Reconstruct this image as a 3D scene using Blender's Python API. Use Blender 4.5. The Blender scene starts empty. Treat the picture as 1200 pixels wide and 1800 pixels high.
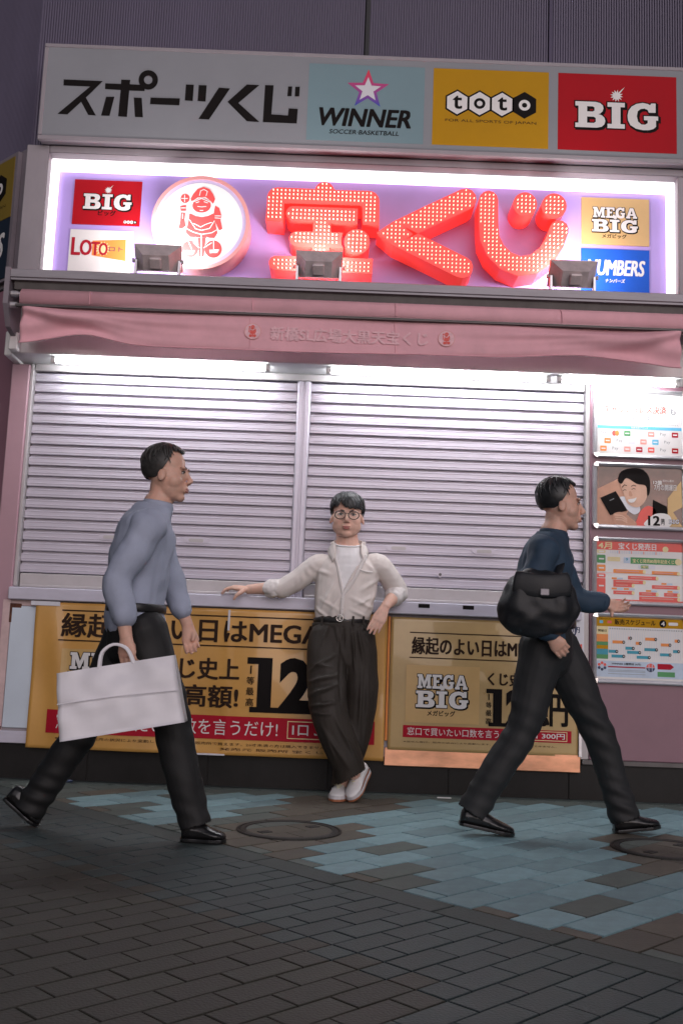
import bpy, bmesh, math, random
from mathutils import Vector, Matrix, noise
random.seed(7)
R = math.radians
SC = bpy.context.scene
COL = SC.collection

# ------------------------------------------------------------------ camera, sky, sun, exposure
CAM = Vector((0, -5.95, 0.8207)); PITCH = R(7.8); ROLL = R(2.2); FPX = 1750.0
fw = Vector((0, math.cos(PITCH), math.sin(PITCH)))
u0 = Vector((0, -math.sin(PITCH), math.cos(PITCH))); r0 = Vector((1, 0, 0))
rt = r0*math.cos(ROLL) + u0*math.sin(ROLL)
up = u0*math.cos(ROLL) - r0*math.sin(ROLL)
cd = bpy.data.cameras.new('camera'); cam = bpy.data.objects.new('camera', cd); COL.objects.link(cam)
cd.sensor_fit = 'VERTICAL'; cd.sensor_height = 36; cd.sensor_width = 24; cd.lens = 36*FPX/1800
cd.clip_start = 0.05; cd.clip_end = 500
M = Matrix((rt, up, -fw)).transposed().to_4x4(); M.translation = CAM
cam.matrix_world = M; SC.camera = cam

wd = bpy.data.worlds.new('World'); SC.world = wd; wd.use_nodes = True
nt = wd.node_tree; bg = nt.nodes['Background']
sky = nt.nodes.new('ShaderNodeTexSky'); sky.sky_type = 'NISHITA'; sky.sun_disc = False
SUN_EL, SUN_AZ = R(14), R(163)
sky.sun_elevation = SUN_EL; sky.sun_rotation = SUN_AZ
nt.links.new(sky.outputs[0], bg.inputs[0]); bg.inputs[1].default_value = 0.018
sd = bpy.data.lights.new('sun', 'SUN'); sd.energy = 1.5; sd.angle = R(60); sd.color = (1, .90, .95)
sun = bpy.data.objects.new('sun', sd); COL.objects.link(sun)
d = Vector((math.sin(SUN_AZ)*math.cos(SUN_EL), math.cos(SUN_AZ)*math.cos(SUN_EL), math.sin(SUN_EL)))
sun.rotation_euler = d.to_track_quat('Z', 'Y').to_euler()
vs = SC.view_settings; vs.view_transform = 'Standard'; vs.look = 'None'; vs.gamma = 1; vs.exposure = 0.25; vs.use_curve_mapping = False
SC.render.engine = 'CYCLES'; SC.cycles.use_denoising = True; SC.cycles.max_bounces = 6
SC.cycles.sample_clamp_indirect = 6; SC.cycles.caustics_reflective = False; SC.cycles.caustics_refractive = False

# ------------------------------------------------------------------ helpers
def at(x, y, Y):
    """point at depth Y seen at photo pixel x, y (measuring aid)"""
    dd = fw + rt*((x-600)/FPX) - up*((y-900)/FPX)
    return CAM + dd*((Y-CAM.y)/dd.y)

def obj(name, me, mat=None, parent=None, smooth=False):
    if mat is not None:
        me.materials.clear()
        for m in (mat if isinstance(mat, (list, tuple)) else [mat]): me.materials.append(m)
    o = bpy.data.objects.new(name, me); COL.objects.link(o); o.parent = parent
    if smooth:
        for p in me.polygons: p.use_smooth = True
    return o
def empty(name, loc=(0, 0, 0)):
    o = bpy.data.objects.new(name, None); COL.objects.link(o); o.location = loc; o.empty_display_size = .1
    return o
def tag(o, label=None, cat=None, group=None, kind=None):
    if label: o['label'] = label
    if cat: o['category'] = cat
    if group: o['group'] = group
    if kind: o['kind'] = kind
    return o

def W(o):
    """the part was modelled in world coordinates: keep it there under its thing"""
    if o.parent: o.matrix_parent_inverse = Matrix.Translation(-o.parent.location)
    return o
def wp(parent, name, m, fn, smooth=False):
    q = MB(); fn(q); return W(q.build(name, MT[m] if isinstance(m, str) else m, parent, smooth))
class MB:
    def __init__(s): s.v = []; s.f = []; s.m = []
    def add(s, v, f, mi=0):
        n = len(s.v); s.v += [tuple(p) for p in v]; s.f += [tuple(i+n for i in q) for q in f]; s.m += [mi]*len(f)
    def box(s, x0, x1, y0, y1, z0, z1, mi=0):
        v = [(x, y, z) for z in (z0, z1) for y in (y0, y1) for x in (x0, x1)]
        s.add(v, [(0, 2, 3, 1), (4, 5, 7, 6), (0, 1, 5, 4), (2, 6, 7, 3), (0, 4, 6, 2), (1, 3, 7, 5)], mi)
    def bbox(s, x0, x1, y0, y1, z0, z1, b=.004, mi=0):
        """box with chamfered edges"""
        def ring(xa, xb, ya, yb, z, c): return [(xa+c, ya, z), (xb-c, ya, z), (xb, ya+c, z), (xb, yb-c, z), (xb-c, yb, z), (xa+c, yb, z), (xa, yb-c, z), (xa, ya+c, z)]
        rs = ring(x0+b, x1-b, y0+b, y1-b, z0, b*.5) + ring(x0, x1, y0, y1, z0+b, b) + ring(x0, x1, y0, y1, z1-b, b) + ring(x0+b, x1-b, y0+b, y1-b, z1, b*.5)
        f = [tuple(range(7, -1, -1)), tuple(range(24, 32))]
        for k in range(3):
            for i in range(8): f.append((k*8+i, k*8+(i+1) % 8, k*8+8+(i+1) % 8, k*8+8+i))
        s.add(rs, f, mi)
    def prism(s, prof, a0, a1, axis='x', mi=0):
        """profile (closed list of 2D) swept along an axis; prof in (y,z) for axis x, (x,z) for y, (x,y) for z"""
        n = len(prof)
        def P(p, a): return {'x': (a, p[0], p[1]), 'y': (p[0], a, p[1]), 'z': (p[0], p[1], a)}[axis]
        v = [P(p, a0) for p in prof] + [P(p, a1) for p in prof]
        f = [tuple(range(n-1, -1, -1)), tuple(range(n, 2*n))] + [(i, (i+1) % n, n+(i+1) % n, n+i) for i in range(n)]
        s.add(v, f, mi)
    def cyl(s, p0, p1, r, n=12, r1=None, mi=0):
        s.tube([p0, p1], [r, r if r1 is None else r1], n, cap=False, sub=1, mi=mi)
    def tube(s, pts, rad, n=14, side=None, cap=True, sub=4, mi=0):
        pts = [Vector(p) for p in pts]; rad = [(r, r) if not isinstance(r, (tuple, list)) else tuple(r) for r in rad]
        if sub > 1 and len(pts) > 1:
            P, Q = [], []
            def cr(a, b, c, d_, t): return .5*((2*b)+(c-a)*t+(2*a-5*b+4*c-d_)*t*t+(3*b-a-3*c+d_)*t**3)
            L = len(pts)
            for i in range(L-1):
                i0, i3 = max(i-1, 0), min(i+2, L-1)
                for k in range(sub):
                    t = k/sub
                    P.append(cr(pts[i0], pts[i], pts[i+1], pts[i3], t))
                    Q.append(tuple(max(1e-4, cr(rad[i0][j], rad[i][j], rad[i+1][j], rad[i3][j], t)) for j in (0, 1)))
            P.append(pts[-1]); Q.append(rad[-1]); pts, rad = P, Q
        L = len(pts); rings = []
        T = [(pts[min(i+1, L-1)]-pts[max(i-1, 0)]).normalized() for i in range(L)]
        ref = Vector(side) if side is not None else (Vector((1, 0, 0)) if abs(T[0].x) < .8 else Vector((0, 1, 0)))
        a = ref
        for i in range(L):
            if side is not None: a = Vector(side)
            a = (a - T[i]*a.dot(T[i])).normalized(); b = T[i].cross(a)
            rings.append((pts[i], a.copy(), b, rad[i]))
        if cap:
            def capr(i, sg):
                p, a, b, r = rings[i]; m = min(r)
                return [(p+T[i]*sg*m*h, a, b, (r[0]*w, r[1]*w)) for h, w in ((.5, .86), (.86, .5))]
            rings = capr(0, -1)[::-1] + rings + capr(L-1, 1)
        v = []
        for p, a, b, r in rings:
            for k in range(n):
                th = 2*math.pi*k/n; v.append(p + a*(math.cos(th)*r[0]) + b*(math.sin(th)*r[1]))
        K = len(rings)
        f = [(i*n+k, i*n+(k+1) % n, (i+1)*n+(k+1) % n, (i+1)*n+k) for i in range(K-1) for k in range(n)]
        f += [tuple(range(n-1, -1, -1)), tuple(range((K-1)*n, K*n))]
        s.add(v, f, mi)
    def ell(s, c, r, mat=None, nu=16, nv=10, mi=0):
        v = []; c = Vector(c)
        for j in range(1, nv):
            ph = math.pi*j/nv
            for i in range(nu):
                th = 2*math.pi*i/nu
                p = Vector((r[0]*math.sin(ph)*math.cos(th), r[1]*math.sin(ph)*math.sin(th), r[2]*math.cos(ph)))
                v.append(c + (mat @ p if mat else p))
        t = Vector((0, 0, r[2])); v.append(c+(mat @ t if mat else t)); v.append(c-(mat @ t if mat else t))
        f = [(j*nu+i, (j+1)*nu+i, (j+1)*nu+(i+1) % nu, j*nu+(i+1) % nu) for j in range(nv-2) for i in range(nu)]
        N = (nv-1)*nu
        f += [(N, i, (i+1) % nu) for i in range(nu)] + [(N+1, (nv-2)*nu+(i+1) % nu, (nv-2)*nu+i) for i in range(nu)]
        s.add(v, f, mi)
    def xf(s, mat): s.v = [tuple(mat @ Vector(p)) for p in s.v]; return s
    def mesh(s, name='m'):
        me = bpy.data.meshes.new(name); me.from_pydata(s.v, [], s.f)
        if any(s.m): me.polygons.foreach_set('material_index', s.m)
        me.update(); return me
    def build(s, name, mat, parent=None, smooth=False):
        return obj(name, s.mesh(name), mat, parent, smooth)

def remesh(mb, voxel, smooth=3):
    """voxel union of overlapping closed shapes into one continuous skin"""
    me = mb.mesh('tmp'); o = bpy.data.objects.new('tmp', me); COL.objects.link(o)
    m = o.modifiers.new('r', 'REMESH'); m.mode = 'VOXEL'; m.voxel_size = voxel
    if smooth:
        k = o.modifiers.new('s', 'SMOOTH'); k.factor = .5; k.iterations = smooth
    dg = bpy.context.evaluated_depsgraph_get()
    out = bpy.data.meshes.new_from_object(o.evaluated_get(dg))
    bpy.data.objects.remove(o); bpy.data.meshes.remove(me)
    return out

def displace(me, fn):
    """move vertices along their normal by fn(co, normal) metres"""
    ns = [v.normal.copy() for v in me.vertices]
    for v, n in zip(me.vertices, ns): v.co += n*fn(v.co, n)
    me.update()

# ---- materials
def mat(name, col, rough=.6, metal=0, spec=.5, var=.12, vscale=8, bump=0, bscale=60, emit=None, estr=0, col2=None, coat=0, obj_rand=0, stretch=None, rvar=.08):
    m = bpy.data.materials.new(name); m.use_nodes = True; t = m.node_tree; N = t.nodes; b = N['Principled BSDF']
    b.inputs['Roughness'].default_value = rough; b.inputs['Metallic'].default_value = metal
    b.inputs['Specular IOR Level'].default_value = spec; b.inputs['Coat Weight'].default_value = coat
    tc = N.new('ShaderNodeTexCoord'); src = tc.outputs['Object']
    if stretch:
        mp = N.new('ShaderNodeMapping'); mp.inputs['Scale'].default_value = stretch; t.links.new(src, mp.inputs[0]); src = mp.outputs[0]
    nz = N.new('ShaderNodeTexNoise'); nz.inputs['Scale'].default_value = vscale; nz.inputs['Detail'].default_value = 6; nz.inputs['Roughness'].default_value = .65
    t.links.new(src, nz.inputs['Vector'])
    c = Vector(col[:3]); hi = Vector(col2[:3]) if col2 else c*(1+var); lo = c*(1-var)
    rp = N.new('ShaderNodeValToRGB'); rp.color_ramp.elements[0].position = .3; rp.color_ramp.elements[1].position = .7
    rp.color_ramp.elements[0].color = (*lo, 1); rp.color_ramp.elements[1].color = (*hi, 1)
    t.links.new(nz.outputs[0], rp.inputs[0]); out = rp.outputs[0]
    if obj_rand:
        oi = N.new('ShaderNodeObjectInfo'); ge = N.new('ShaderNodeNewGeometry')
        ad = N.new('ShaderNodeMath'); ad.operation = 'ADD'; t.links.new(oi.outputs['Random'], ad.inputs[0]); t.links.new(ge.outputs['Random Per Island'], ad.inputs[1])
        fr = N.new('ShaderNodeMath'); fr.operation = 'FRACT'; t.links.new(ad.outputs[0], fr.inputs[0])
        mr = N.new('ShaderNodeMapRange'); mr.inputs[3].default_value = 1-obj_rand; mr.inputs[4].default_value = 1+obj_rand; t.links.new(fr.outputs[0], mr.inputs[0])
        mx = N.new('ShaderNodeVectorMath'); mx.operation = 'SCALE'; t.links.new(out, mx.inputs[0]); t.links.new(mr.outputs[0], mx.inputs['Scale']); out = mx.outputs[0]
    t.links.new(out, b.inputs['Base Color'])
    rr = N.new('ShaderNodeMapRange'); rr.inputs[3].default_value = max(.02, rough-rvar); rr.inputs[4].default_value = min(1, rough+rvar)
    t.links.new(nz.outputs[0], rr.inputs[0]); t.links.new(rr.outputs[0], b.inputs['Roughness'])
    if bump:
        n2 = N.new('ShaderNodeTexNoise'); n2.inputs['Scale'].default_value = bscale; n2.inputs['Detail'].default_value = 4
        t.links.new(src, n2.inputs['Vector'])
        bp = N.new('ShaderNodeBump'); bp.inputs['Strength'].default_value = bump; bp.inputs['Distance'].default_value = .01
        t.links.new(n2.outputs[0], bp.inputs['Height']); t.links.new(bp.outputs[0], b.inputs['Normal'])
    if emit:
        b.inputs['Emission Color'].default_value = (*emit, 1); b.inputs['Emission Strength'].default_value = estr
    return m

MT = {}
def defm(k, *a, **kw): MT[k] = mat(k, *a, **kw)
defm('clad', (.122, .106, .170), .55, var=.10, vscale=2.5, stretch=(1, 1, .25))
defm('clad_dark', (.03, .03, .035), .7)
defm('pink', (.235, .120, .155), .45, var=.07, vscale=3, bump=.02)
defm('pink_pillar', (.40, .24, .285), .45, var=.06, vscale=3)
defm('pink_side', (.28, .14, .185), .5, var=.08, vscale=3)
defm('pink_pale', (.62, .45, .45), .55, var=.12, vscale=14)
defm('frame_grey', (.30, .27, .30), .5, var=.10, vscale=5, stretch=(1, 1, .4))
defm('frame_lip', (.22, .19, .22), .5, var=.12, vscale=6)
defm('alu', (.62, .60, .63), .38, metal=.75, var=.10, vscale=9, stretch=(.4, 1, 4))
defm('hood_metal', (.30, .28, .31), .5, metal=.3, var=.15, vscale=12, stretch=(.5, 1, 3))
defm('alu_dark', (.11, .10, .10), .5, metal=.4, var=.2)
defm('chrome', (.75, .75, .78), .22, metal=1, var=.05)
defm('slat', (.50, .465, .54), .45, metal=.35, var=.03, vscale=5, rvar=.03)
defm('slat_low', (.42, .39, .40), .5, metal=.3, var=.10, vscale=5)
defm('sill', (.55, .53, .63), .45, var=.10, vscale=7, stretch=(.6, 1, 2))
defm('white_panel', (.60, .68, .78), .4, var=.05, vscale=4)
defm('lampbox', (.72, .71, .71), .5, var=.06, vscale=6)
defm('plinth', (.010, .009, .009), .5, spec=.25, var=.35, vscale=7)
defm('joint', (.05, .047, .045), .8)
defm('rust', (.10, .035, .02), .85, var=.4, vscale=40)
defm('canvas', (.80, .43, .49), .8, var=.08, vscale=6, bump=.05, bscale=300)
defm('canvas_print', (.84, .52, .57), .8, var=.15, vscale=40)
defm('steel_orange_reflection', (.80, .40, .25), .30, metal=.85, var=.22, vscale=5, stretch=(1, 1, 3))  # stainless steel; the orange it reflects is put into the base colour
defm('gold', (.62, .33, .085), .36, var=.10, vscale=3, coat=.4)
defm('gold2', (.50, .34, .14), .30, var=.12, vscale=2.5, coat=.4)
defm('gold3', (.58, .37, .14), .35, var=.08, vscale=4)
defm('ink', (.010, .008, .008), .7, spec=.1, var=.1)
defm('brown_ink', (.035, .02, .014), .7, spec=.1, var=.1)
defm('crimson', (.42, .010, .028), .6, spec=.15, var=.08)
defm('paper', (.76, .74, .74), .5, var=.03)
defm('paper_dim', (.66, .66, .72), .5, var=.03)
defm('acrylic', (.27, .28, .31), .6, spec=.2, var=.05, vscale=2)
defm('pale_blue', (.20, .30, .34), .6, spec=.15, var=.04, vscale=2)
defm('yellow', (.50, .26, .008), .6, spec=.12, var=.05, vscale=3)
defm('red', (.42, .006, .014), .6, spec=.12, var=.06, vscale=3)
defm('blue', (.015, .10, .55), .6, spec=.15, var=.05)
defm('navy', (.012, .03, .10), .45, var=.1)
defm('yellow_shaded', (.24, .16, .015), .5, var=.1, vscale=3)  # sign yellow darkened: shade of the away-facing side sign put into the colour
defm('navy_shaded', (.010, .016, .035), .5, var=.1)  # navy darkened the same way, shade painted into the side sign
defm('grey_ink', (.22, .23, .25), .6)
defm('orange', (.80, .26, .05), .5, var=.05)
defm('soft_red', (.75, .10, .08), .5, var=.05)
defm('pale_red', (.75, .32, .28), .5)
defm('green', (.06, .28, .09), .5)
defm('teal', (.02, .30, .42), .5)
defm('sky_ink', (.12, .48, .72), .5)
defm('pale_sky', (.50, .60, .74), .5)
defm('cream', (.78, .66, .36), .5)
defm('skin_print', (.52, .27, .18), .5, var=.10, vscale=18)
defm('skin_print2', (.66, .40, .29), .5, var=.08, vscale=18)
defm('poster_brown', (.13, .055, .04), .25, var=.5, vscale=5, coat=.3)
defm('lilac', (.42, .30, .72), .42, var=.05, vscale=3)
defm('tube', (.9, .9, .9), .4, emit=(.95, .98, 1), estr=60)
defm('lightbar', (.9, .9, .9), .4, emit=(1, .95, .97), estr=1.5)
defm('letter_face', (.78, .05, .04), .35, var=.05, emit=(1, .05, .04), estr=.5)
defm('letter_side', (.80, .02, .02), .35, var=.05, emit=(1, .02, .03), estr=.75)  # glow put into the letter sides to spread red over the panel
defm('bulb', (.9, .5, .4), .2, emit=(1, .40, .27), estr=2.6)
defm('disc_white', (.85, .83, .84), .4, var=.02, emit=(1, .95, .97), estr=.08)
defm('disc_rim', (.78, .34, .34), .4, var=.05)
defm('disc_ring', (.62, .52, .80), .4, var=.04)
defm('red_print', (.80, .07, .07), .45, var=.06)
defm('flood_body', (.66, .56, .57), .5, metal=.3, var=.15, vscale=20)
defm('flood_lens', (.9, .9, .9), .2, emit=(1, .93, .88), estr=10)
defm('iron', (.030, .028, .027), .6, metal=.4, var=.3, vscale=30, bump=.2, bscale=80)
defm('ground', (.012, .012, .012), .9, var=.3, vscale=20)
defm('tile_blue', (.205, .330, .365), .62, var=.16, vscale=14, bump=.25, bscale=90, obj_rand=.24)
defm('tile_brown', (.100, .086, .068), .7, var=.2, vscale=14, bump=.25, bscale=90, obj_rand=.18)
defm('tile_grey', (.095, .115, .106), .68, var=.18, vscale=12, bump=.25, bscale=90, obj_rand=.14)
defm('brick_teal', (.032, .050, .053), .62, var=.2, vscale=16, bump=.3, bscale=110, obj_rand=.16)
defm('brick_brown', (.046, .045, .036), .66, var=.2, vscale=16, bump=.3, bscale=110, obj_rand=.15)
defm('kerb', (.048, .062, .060), .7, var=.2, vscale=9, bump=.3, bscale=90, obj_rand=.08)

# ---- flat shapes (text and outlines) as 2D triangles
def curve_mesh(c):
    o = bpy.data.objects.new('tmpc', c); me = bpy.data.meshes.new_from_object(o)
    v = [p.co.copy() for p in me.vertices]; f = [tuple(p.vertices) for p in me.polygons]
    bpy.data.objects.remove(o); bpy.data.meshes.remove(me); bpy.data.curves.remove(c)
    return v, f
def text2(body, bold=0.0, shear=0, spacing=1, res=3, line=1):
    c = bpy.data.curves.new('t', 'FONT'); c.body = body; c.offset = bold; c.shear = shear
    c.space_character = spacing; c.resolution_u = res; c.space_line = line
    return curve_mesh(c)
def loops2(loops, offset=0, extrude=0):
    c = bpy.data.curves.new('l', 'CURVE'); c.dimensions = '2D'; c.fill_mode = 'BOTH'; c.offset = offset; c.extrude = extrude
    for lp in loops:
        s = c.splines.new('POLY'); s.points.add(len(lp)-1)
        for p, q in zip(s.points, lp): p.co = (q[0], q[1], 0, 1)
        s.use_cyclic_u = True
    return curve_mesh(c)
def circ(cx, cy, r, n=32, ry=None): return [(cx+r*math.cos(2*math.pi*i/n), cy+(ry or r)*math.sin(2*math.pi*i/n)) for i in range(n)]
def rect(x0, y0, x1, y1): return [(x0, y0), (x1, y0), (x1, y1), (x0, y1)]
def rrect(x0, y0, x1, y1, r, n=4):
    o = []
    for cx, cy, a in ((x1-r, y1-r, 0), (x0+r, y1-r, 90), (x0+r, y0+r, 180), (x1-r, y0+r, 270)):
        for k in range(n+1): t = R(a+90*k/n); o.append((cx+r*math.cos(t), cy+r*math.sin(t)))
    return o
def stroke(pts, w, n=6, sub=1, caps=True):
    """outline of a thick open line with round ends"""
    pts = [Vector(p) for p in pts]; L, Rr = [], []
    for i, p in enumerate(pts):
        a = (pts[i]-pts[i-1]).normalized() if i else (pts[1]-pts[0]).normalized()
        b = (pts[i+1]-pts[i]).normalized() if i < len(pts)-1 else a
        t = (a+b).normalized(); nn = Vector((-t.y, t.x)); k = 1/max(.45, nn.dot(Vector((-a.y, a.x))))
        L.append(p+nn*w/2*k); Rr.append(p-nn*w/2*k)
    def cap(p, t):
        a0 = math.atan2(t.y, t.x)+math.pi/2
        return [(p.x+w/2*math.cos(a0-math.pi*k/n), p.y+w/2*math.sin(a0-math.pi*k/n)) for k in range(1, n)] if caps else []
    return [tuple(p) for p in L] + cap(pts[-1], (pts[-1]-pts[-2]).normalized()) + [tuple(p) for p in Rr[::-1]] + cap(pts[0], (pts[0]-pts[1]).normalized())
def fit(vf, box, keep=False):
    v, f = vf
    xs = [p[0] for p in v]; ys = [p[1] for p in v]; x0, x1, y0, y1 = min(xs), max(xs), min(ys), max(ys)
    bx0, by0, bx1, by1 = box; sx = (bx1-bx0)/(x1-x0 or 1); sy = (by1-by0)/(y1-y0 or 1)
    if keep: sx = sy = min(sx, sy); bx0 = (bx0+bx1)/2-(x1-x0)*sx/2; by0 = (by0+by1)/2-(y1-y0)*sy/2
    return [(bx0+(p[0]-x0)*sx, by0+(p[1]-y0)*sy) for p in v], f

class Print:
    """flat printing on a sheet facing the street: one part per colour"""
    def __init__(s, parent, Y, warp=None, frame=None, step=.0008, fine=False): s.p = parent; s.Y = Y; s.d = {}; s.warp = warp; s.frame = frame; s.step = step; s.fine = fine; s.n = 0
    def raw(s, vf, m, layer=1, name='print'):
        s.n += 0 if s.fine else 1
        b = s.d.setdefault((name, m, s.n), MB()); v, f = vf
        z = lambda p: (layer+(p[2] if len(p) > 2 else 0))*s.step
        if s.frame: vv = [s.frame(p[0], p[1], z(p)) for p in v]
        else: vv = [(p[0], s.Y-z(p), p[1]) for p in v]
        b.add(vv, f)
    def text(s, body, box, m='ink', layer=2, bold=.012, shear=0, keep=False, spacing=1, res=3, name='lettering', line=1):
        if bold < .008 or body == '2':
            s.raw(fit(text2(body, bold if body == '2' else 0, shear, spacing, res, line), box, keep), m, layer, name); return
        v, f = fit(text2(body, 0, shear, spacing, res, line), box, keep)        # heavier weight: overlaid shifted copies
        hgt = (box[3]-box[1])*bold*.95; n0 = s.n; L = len(v); vv, ff = [], []
        for k, (dx, dy) in enumerate(((-1, -.6), (1, -.6), (-1, .6), (1, .6), (0, 0), (0, .7), (0, -.7))):
            vv += [(p[0]+dx*hgt, p[1]+dy*hgt, k*.1) for p in v]; ff += [tuple(i+k*L for i in q) for q in f]
        s.raw((vv, ff), m, layer, name)
    def loops(s, lp, m, layer=1, offset=0, name='print'): s.raw(loops2(lp, offset), m, layer, name)
    def rect(s, x0, y0, x1, y1, m, layer=1, name='print'): s.raw(([(x0, y0), (x1, y0), (x1, y1), (x0, y1)], [(0, 1, 2, 3)]), m, layer, name)
    def done(s):
        r = []
        for (n, m, _), b in s.d.items():
            me = b.mesh(n)
            if s.warp:
                bm = bmesh.new(); bm.from_mesh(me)
                for _ in range(6):
                    es = [e for e in bm.edges if e.calc_length() > .03]
                    if not es: break
                    bmesh.ops.subdivide_edges(bm, edges=es, cuts=1); bmesh.ops.triangulate(bm, faces=[f for f in bm.faces if len(f.verts) > 3])
                for v in bm.verts: v.co.y += s.warp(v.co.x, v.co.z)
                bm.to_mesh(me); bm.free()
            o = W(obj(n, me, MT[m], s.p)); r.append(o)
            if s.fine: o['kind'] = 'stuff'
        return r

# ---- logo shapes (unit height)
SLAB = {
 'B': (1.0, [[(0, 0), (0, .17), (.1, .17), (.1, .83), (0, .83), (0, 1), (.66, 1), (.80, .96), (.89, .87), (.91, .76), (.88, .64), (.80, .55), (.74, .53), (.85, .49), (.94, .40), (.97, .28), (.94, .14), (.85, .04), (.70, 0)],
      [(.38, .62), (.56, .62), (.62, .66), (.62, .78), (.56, .82), (.38, .82)], [(.38, .18), (.60, .18), (.66, .23), (.66, .37), (.60, .42), (.38, .42)]]),
 'I': (.60, [[(0, 0), (0, .17), (.14, .17), (.14, .83), (0, .83), (0, 1), (.56, 1), (.56, .83), (.42, .83), (.42, .17), (.56, .17), (.56, 0)]]),
 'G': (1.05, [[(1.0, .52), (1.0, .36), (.93, .36), (.93, .12), (.84, .03), (.70, -.02), (.50, -.03), (.28, .02), (.10, .15), (.02, .34), (.01, .52), (.04, .70), (.14, .87), (.30, .98), (.50, 1.03), (.66, 1.0), (.74, .95), (.78, 1.02), (.92, 1.02), (.92, .66), (.70, .66), (.66, .76), (.56, .81), (.44, .79), (.34, .70), (.31, .50), (.35, .30), (.46, .19), (.58, .19), (.66, .25), (.66, .36), (.54, .36), (.54, .52)]]),
 'M': (1.30, [[(0, 0), (0, .17), (.1, .17), (.1, .83), (0, .83), (0, 1), (.42, 1), (.63, .48), (.84, 1), (1.26, 1), (1.26, .83), (1.16, .83), (1.16, .17), (1.26, .17), (1.26, 0), (.80, 0), (.80, .17), (.90, .17), (.90, .60), (.68, .06), (.56, .06), (.34, .60), (.34, .17), (.44, .17), (.44, 0)]]),
 'E': (.92, [[(0, 0), (0, .17), (.1, .17), (.1, .83), (0, .83), (0, 1), (.86, 1), (.86, .68), (.70, .68), (.66, .82), (.38, .82), (.38, .60), (.62, .60), (.62, .42), (.38, .42), (.38, .18), (.68, .18), (.72, .32), (.88, .32), (.88, 0)]]),
 'A': (1.16, [[(0, 0), (0, .17), (.08, .17), (.40, 1), (.74, 1), (1.06, .17), (1.14, .17), (1.14, 0), (.70, 0), (.70, .17), (.77, .17), (.74, .27), (.40, .27), (.37, .17), (.44, .17), (.44, 0)], [(.46, .43), (.68, .43), (.57, .74)]]),
}
def wind(lp, ccw):
    a = sum(lp[i-1][0]*lp[i][1]-lp[i][0]*lp[i-1][1] for i in range(len(lp)))
    return lp if (a > 0) == ccw else lp[::-1]
def slab(word, gap=.04):
    x = 0; out = []
    for ch in word:
        w, lps = SLAB[ch]; lps = [wind(lp, k == 0) for k, lp in enumerate(lps)]; out += [[(p[0]+x, p[1]) for p in lp] for lp in lps]; x += w+gap
    return out, x-gap
def scale_loops(lps, x, y, sx, sy): return [[(x+p[0]*sx, y+p[1]*sy) for p in lp] for lp in lps]
def star(cx, cy, r, ri, n=12, long=None, rot=0):
    o = []
    for i in range(2*n):
        a = math.pi*i/n+rot; q = r if i % 2 == 0 else ri
        if long is not None and i == long*2: q = r*1.95
        o.append((cx+q*math.cos(a), cy+q*math.sin(a)))
    return o
def slab_logo(P, word, x0, y0, x1, y1, layer, fill='paper', out='ink'):
    lps, w = slab(word); h = y1-y0; s = (x1-x0)/w
    L = scale_loops(lps, x0, y0, s, h); o = h*.05
    P.loops([l for l in scale_loops(lps, x0+h*.05, y0-h*.05, s, h)], out, layer, offset=o)
    P.loops(L, out, layer+1, offset=o*.9); P.loops(L, fill, layer+2)
def big_logo(P, x0, y0, x1, y1, layer=2):
    slab_logo(P, 'BIG', x0, y0, x1, y1, layer)
    h = y1-y0; cx = x0+(x1-x0)*.49
    P.loops([star(cx, y1+h*.27, h*.24, h*.13, 12, long=1, rot=R(20))], 'paper', layer+1)
def mega_logo(P, x0, y0, x1, y1, layer=2, kana=True):
    H = y1-y0
    slab_logo(P, 'MEGA', x0+.02*(x1-x0), y0+H*.66, x1-.03*(x1-x0), y1, layer)
    slab_logo(P, 'BIG', x0, y0+H*.2, x1, y0+H*.60, layer)
    P.loops([star((x0+x1)/2-.01*H, y0+H*.68, H*.085, H*.045, 9, long=1)], 'paper', layer+3)
    if kana: P.text('メガビッグ', (x0+(x1-x0)*.22, y0, x0+(x1-x0)*.74, y0+H*.13), 'ink', layer, bold=.03)
def hexa(cx, cy, r, k=.25):
    return [(cx+r*math.cos(R(a))*.94, cy+r*math.sin(R(a))) for a in (30, 90, 150, 210, 270, 330)]
def toto_logo(P, x0, x1, cy, layer=2):
    r = (x1-x0)/8*1.12; st = (x1-x0-2*r)/3
    for i, ch in enumerate('toto'):
        cx = x0+r+i*st
        P.loops([hexa(cx, cy, r*1.1)], 'ink', layer)
        if i < 3:
            P.loops([hexa(cx, cy, r*.95)], 'paper', layer+1)
            if ch == 't': P.text('t', (cx-r*.30, cy-r*.48, cx+r*.34, cy+r*.55), 'ink', layer+2, bold=.04)
            else: P.loops([circ(cx, cy, r*.44), circ(cx, cy, r*.22)], 'ink', layer+2)
        else: P.loops([circ(cx, cy, r*.44), circ(cx, cy, r*.20)], 'paper', layer+1)

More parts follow.
